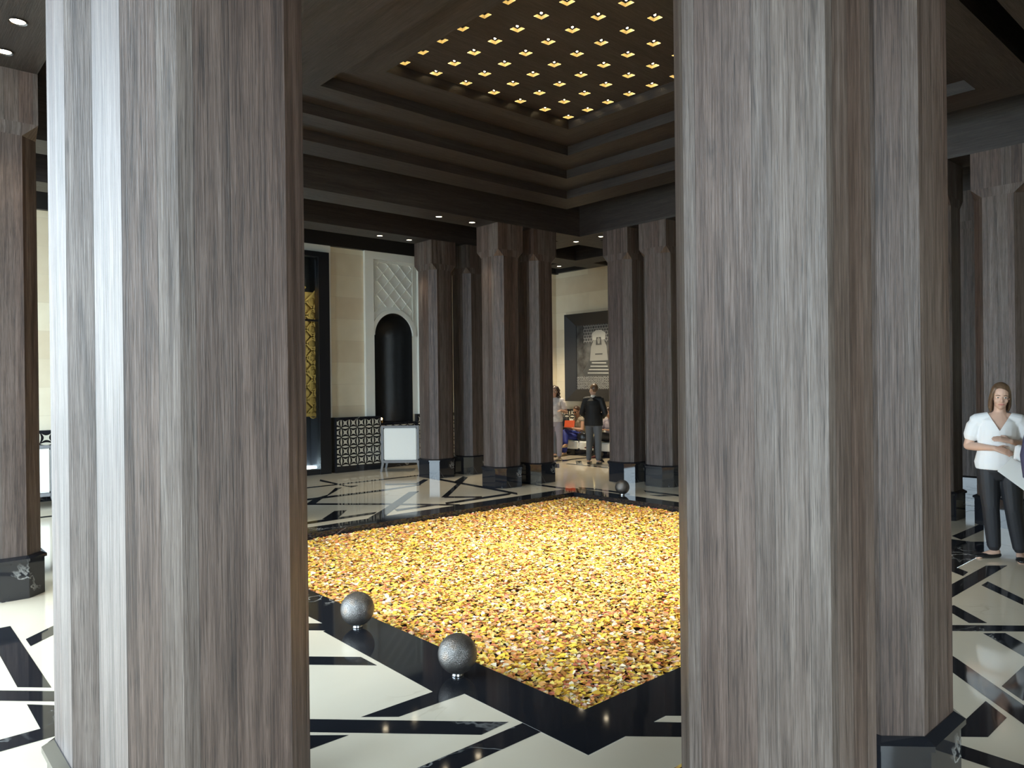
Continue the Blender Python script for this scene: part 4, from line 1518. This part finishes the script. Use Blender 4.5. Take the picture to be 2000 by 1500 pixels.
def seated(sz=.35, **kw):
    J = dict(head=(0, -.10, sz+.70), neck=(0, -.05, sz+.545), chest=(0, .0, sz+.385), hip=(0, .06, sz+.115),
             sh_l=(.17, -.03, sz+.485), sh_r=(-.17, -.03, sz+.485), el_l=(.25, -.10, sz+.26), el_r=(-.25, -.10, sz+.26),
             wr_l=(.11, -.28, sz+.30), wr_r=(-.11, -.28, sz+.30), hp_l=(.09, .0, sz+.10), hp_r=(-.09, .0, sz+.10),
             kn_l=(.11, -.42, sz+.12), kn_r=(-.11, -.42, sz+.12), an_l=(.11, -.44, .085), an_r=(-.11, -.44, .085),
             to_l=(.12, -.64, .013), to_r=(-.12, -.64, .013))
    J.update(kw)
    return J
SB = math.radians(-106)
sw = (7.50, 6.92, 0)
figure('seated woman in sunglasses and blue trousers holding an orange case', sw, SB,
    seated(hd_l=(-.4, -.6, .3), hd_r=(.4, -.6, .3), look=(.35, -1, 0), kn_r=(.02, -.46, .56), an_r=(.18, -.52, .30), to_r=(.25, -.68, .22),
           kn_l=(.06, -.45, .46), an_l=(.05, -.48, .085), to_l=(.06, -.68, .013)),
    skin_t, dark_hair, stripe_cloth, blue_cloth, beige_leather, .008, 1.06, 'none', 'short', glasses=True)
bm = bmesh.new()
box(bm, -.13, .13, -.008, .008, -.085, .085)
weld(bm)
bmesh.ops.bevel(bm, geom=bm.edges[:], offset=.004, segments=2, affect='EDGES')
o = obj('tablet', bm, simple('orange_case', (.78, .12, .04), .5))
tag(o, 'orange tablet case held by the seated woman with sunglasses', 'tablet')
o.matrix_world = Matrix.Translation((7.06, 6.86, .765)) @ Matrix.Rotation(math.radians(-70), 4, 'Z') @ Matrix.Rotation(math.radians(-14), 4, 'X')
t = thing('handbag', 'black handbag on the bench just right of the woman in sunglasses', 'bag', (7.30, 6.68, .352), math.radians(-75))
bm = bmesh.new()
tube(bm, [(-.01, 0, .045), (0, 0, .10), (.0, 0, .17)], [(.15, .055), (.14, .05), (.11, .03)], 14, axis=(1, 0, 0))
obj('bag_body', bm, black_leather, t, smooth=True)
bm = bmesh.new()
tube(bm, [(-.07, 0, .17), (-.05, 0, .23), (0, 0, .25), (.05, 0, .23), (.07, 0, .17)], [.008]*5, 8)
obj('handle', bm, black_leather, t, smooth=True)
figure('seated person in black leaning back behind the woman with curly hair', (7.52, 7.56, 0), math.radians(-80),
    seated(), skin_t, dark_hair, blazer, black_cloth, black_leather, .008, .98, 'long', 'short')
figure('seated person in a pale top half hidden behind the man in the black blazer', (7.52, 5.93, 0), math.radians(-90),
    seated(kn_l=(-.02, -.46, .54), an_l=(-.16, -.52, .30), to_l=(-.20, -.70, .24)), skin_t, dark_hair, mauve_cloth, black_cloth, simple('maroon_leather', (.12, .02, .025), .4), .009, 1.08, 'short', 'short')
bm = bmesh.new()
ball(bm, (0, 0, 0), (.22, .075, .22))
for v in bm.verts:
    for ax in (0, 2):
        sgn = 1 if v.co[ax] >= 0 else -1
        v.co[ax] = sgn*.20*(abs(v.co[ax])/.22)**.55
o = obj('cushion', bm, simple('pale_yellow_cotton', (.66, .56, .30), .85), smooth=True)
tag(o, 'pale yellow square cushion on the bench beside the seated woman', 'cushion')
o.matrix_world = Matrix.Translation((7.60, 6.50, .570)) @ Matrix.Rotation(math.radians(-90), 4, 'Z') @ Matrix.Rotation(math.radians(-12), 4, 'X') @ Matrix.Rotation(math.radians(12), 4, 'Y')

# somebody cut off by the right edge
figure('person in dark clothes almost wholly cut off by the right edge of the photo', (1.865, -3.885, 0), math.radians(-80),
    standing(1.70), skin, dark_hair, simple('dark_violet_cloth', (.05, .045, .09), .7), black_cloth, black_leather, .009, 1.0, 'long', 'short')
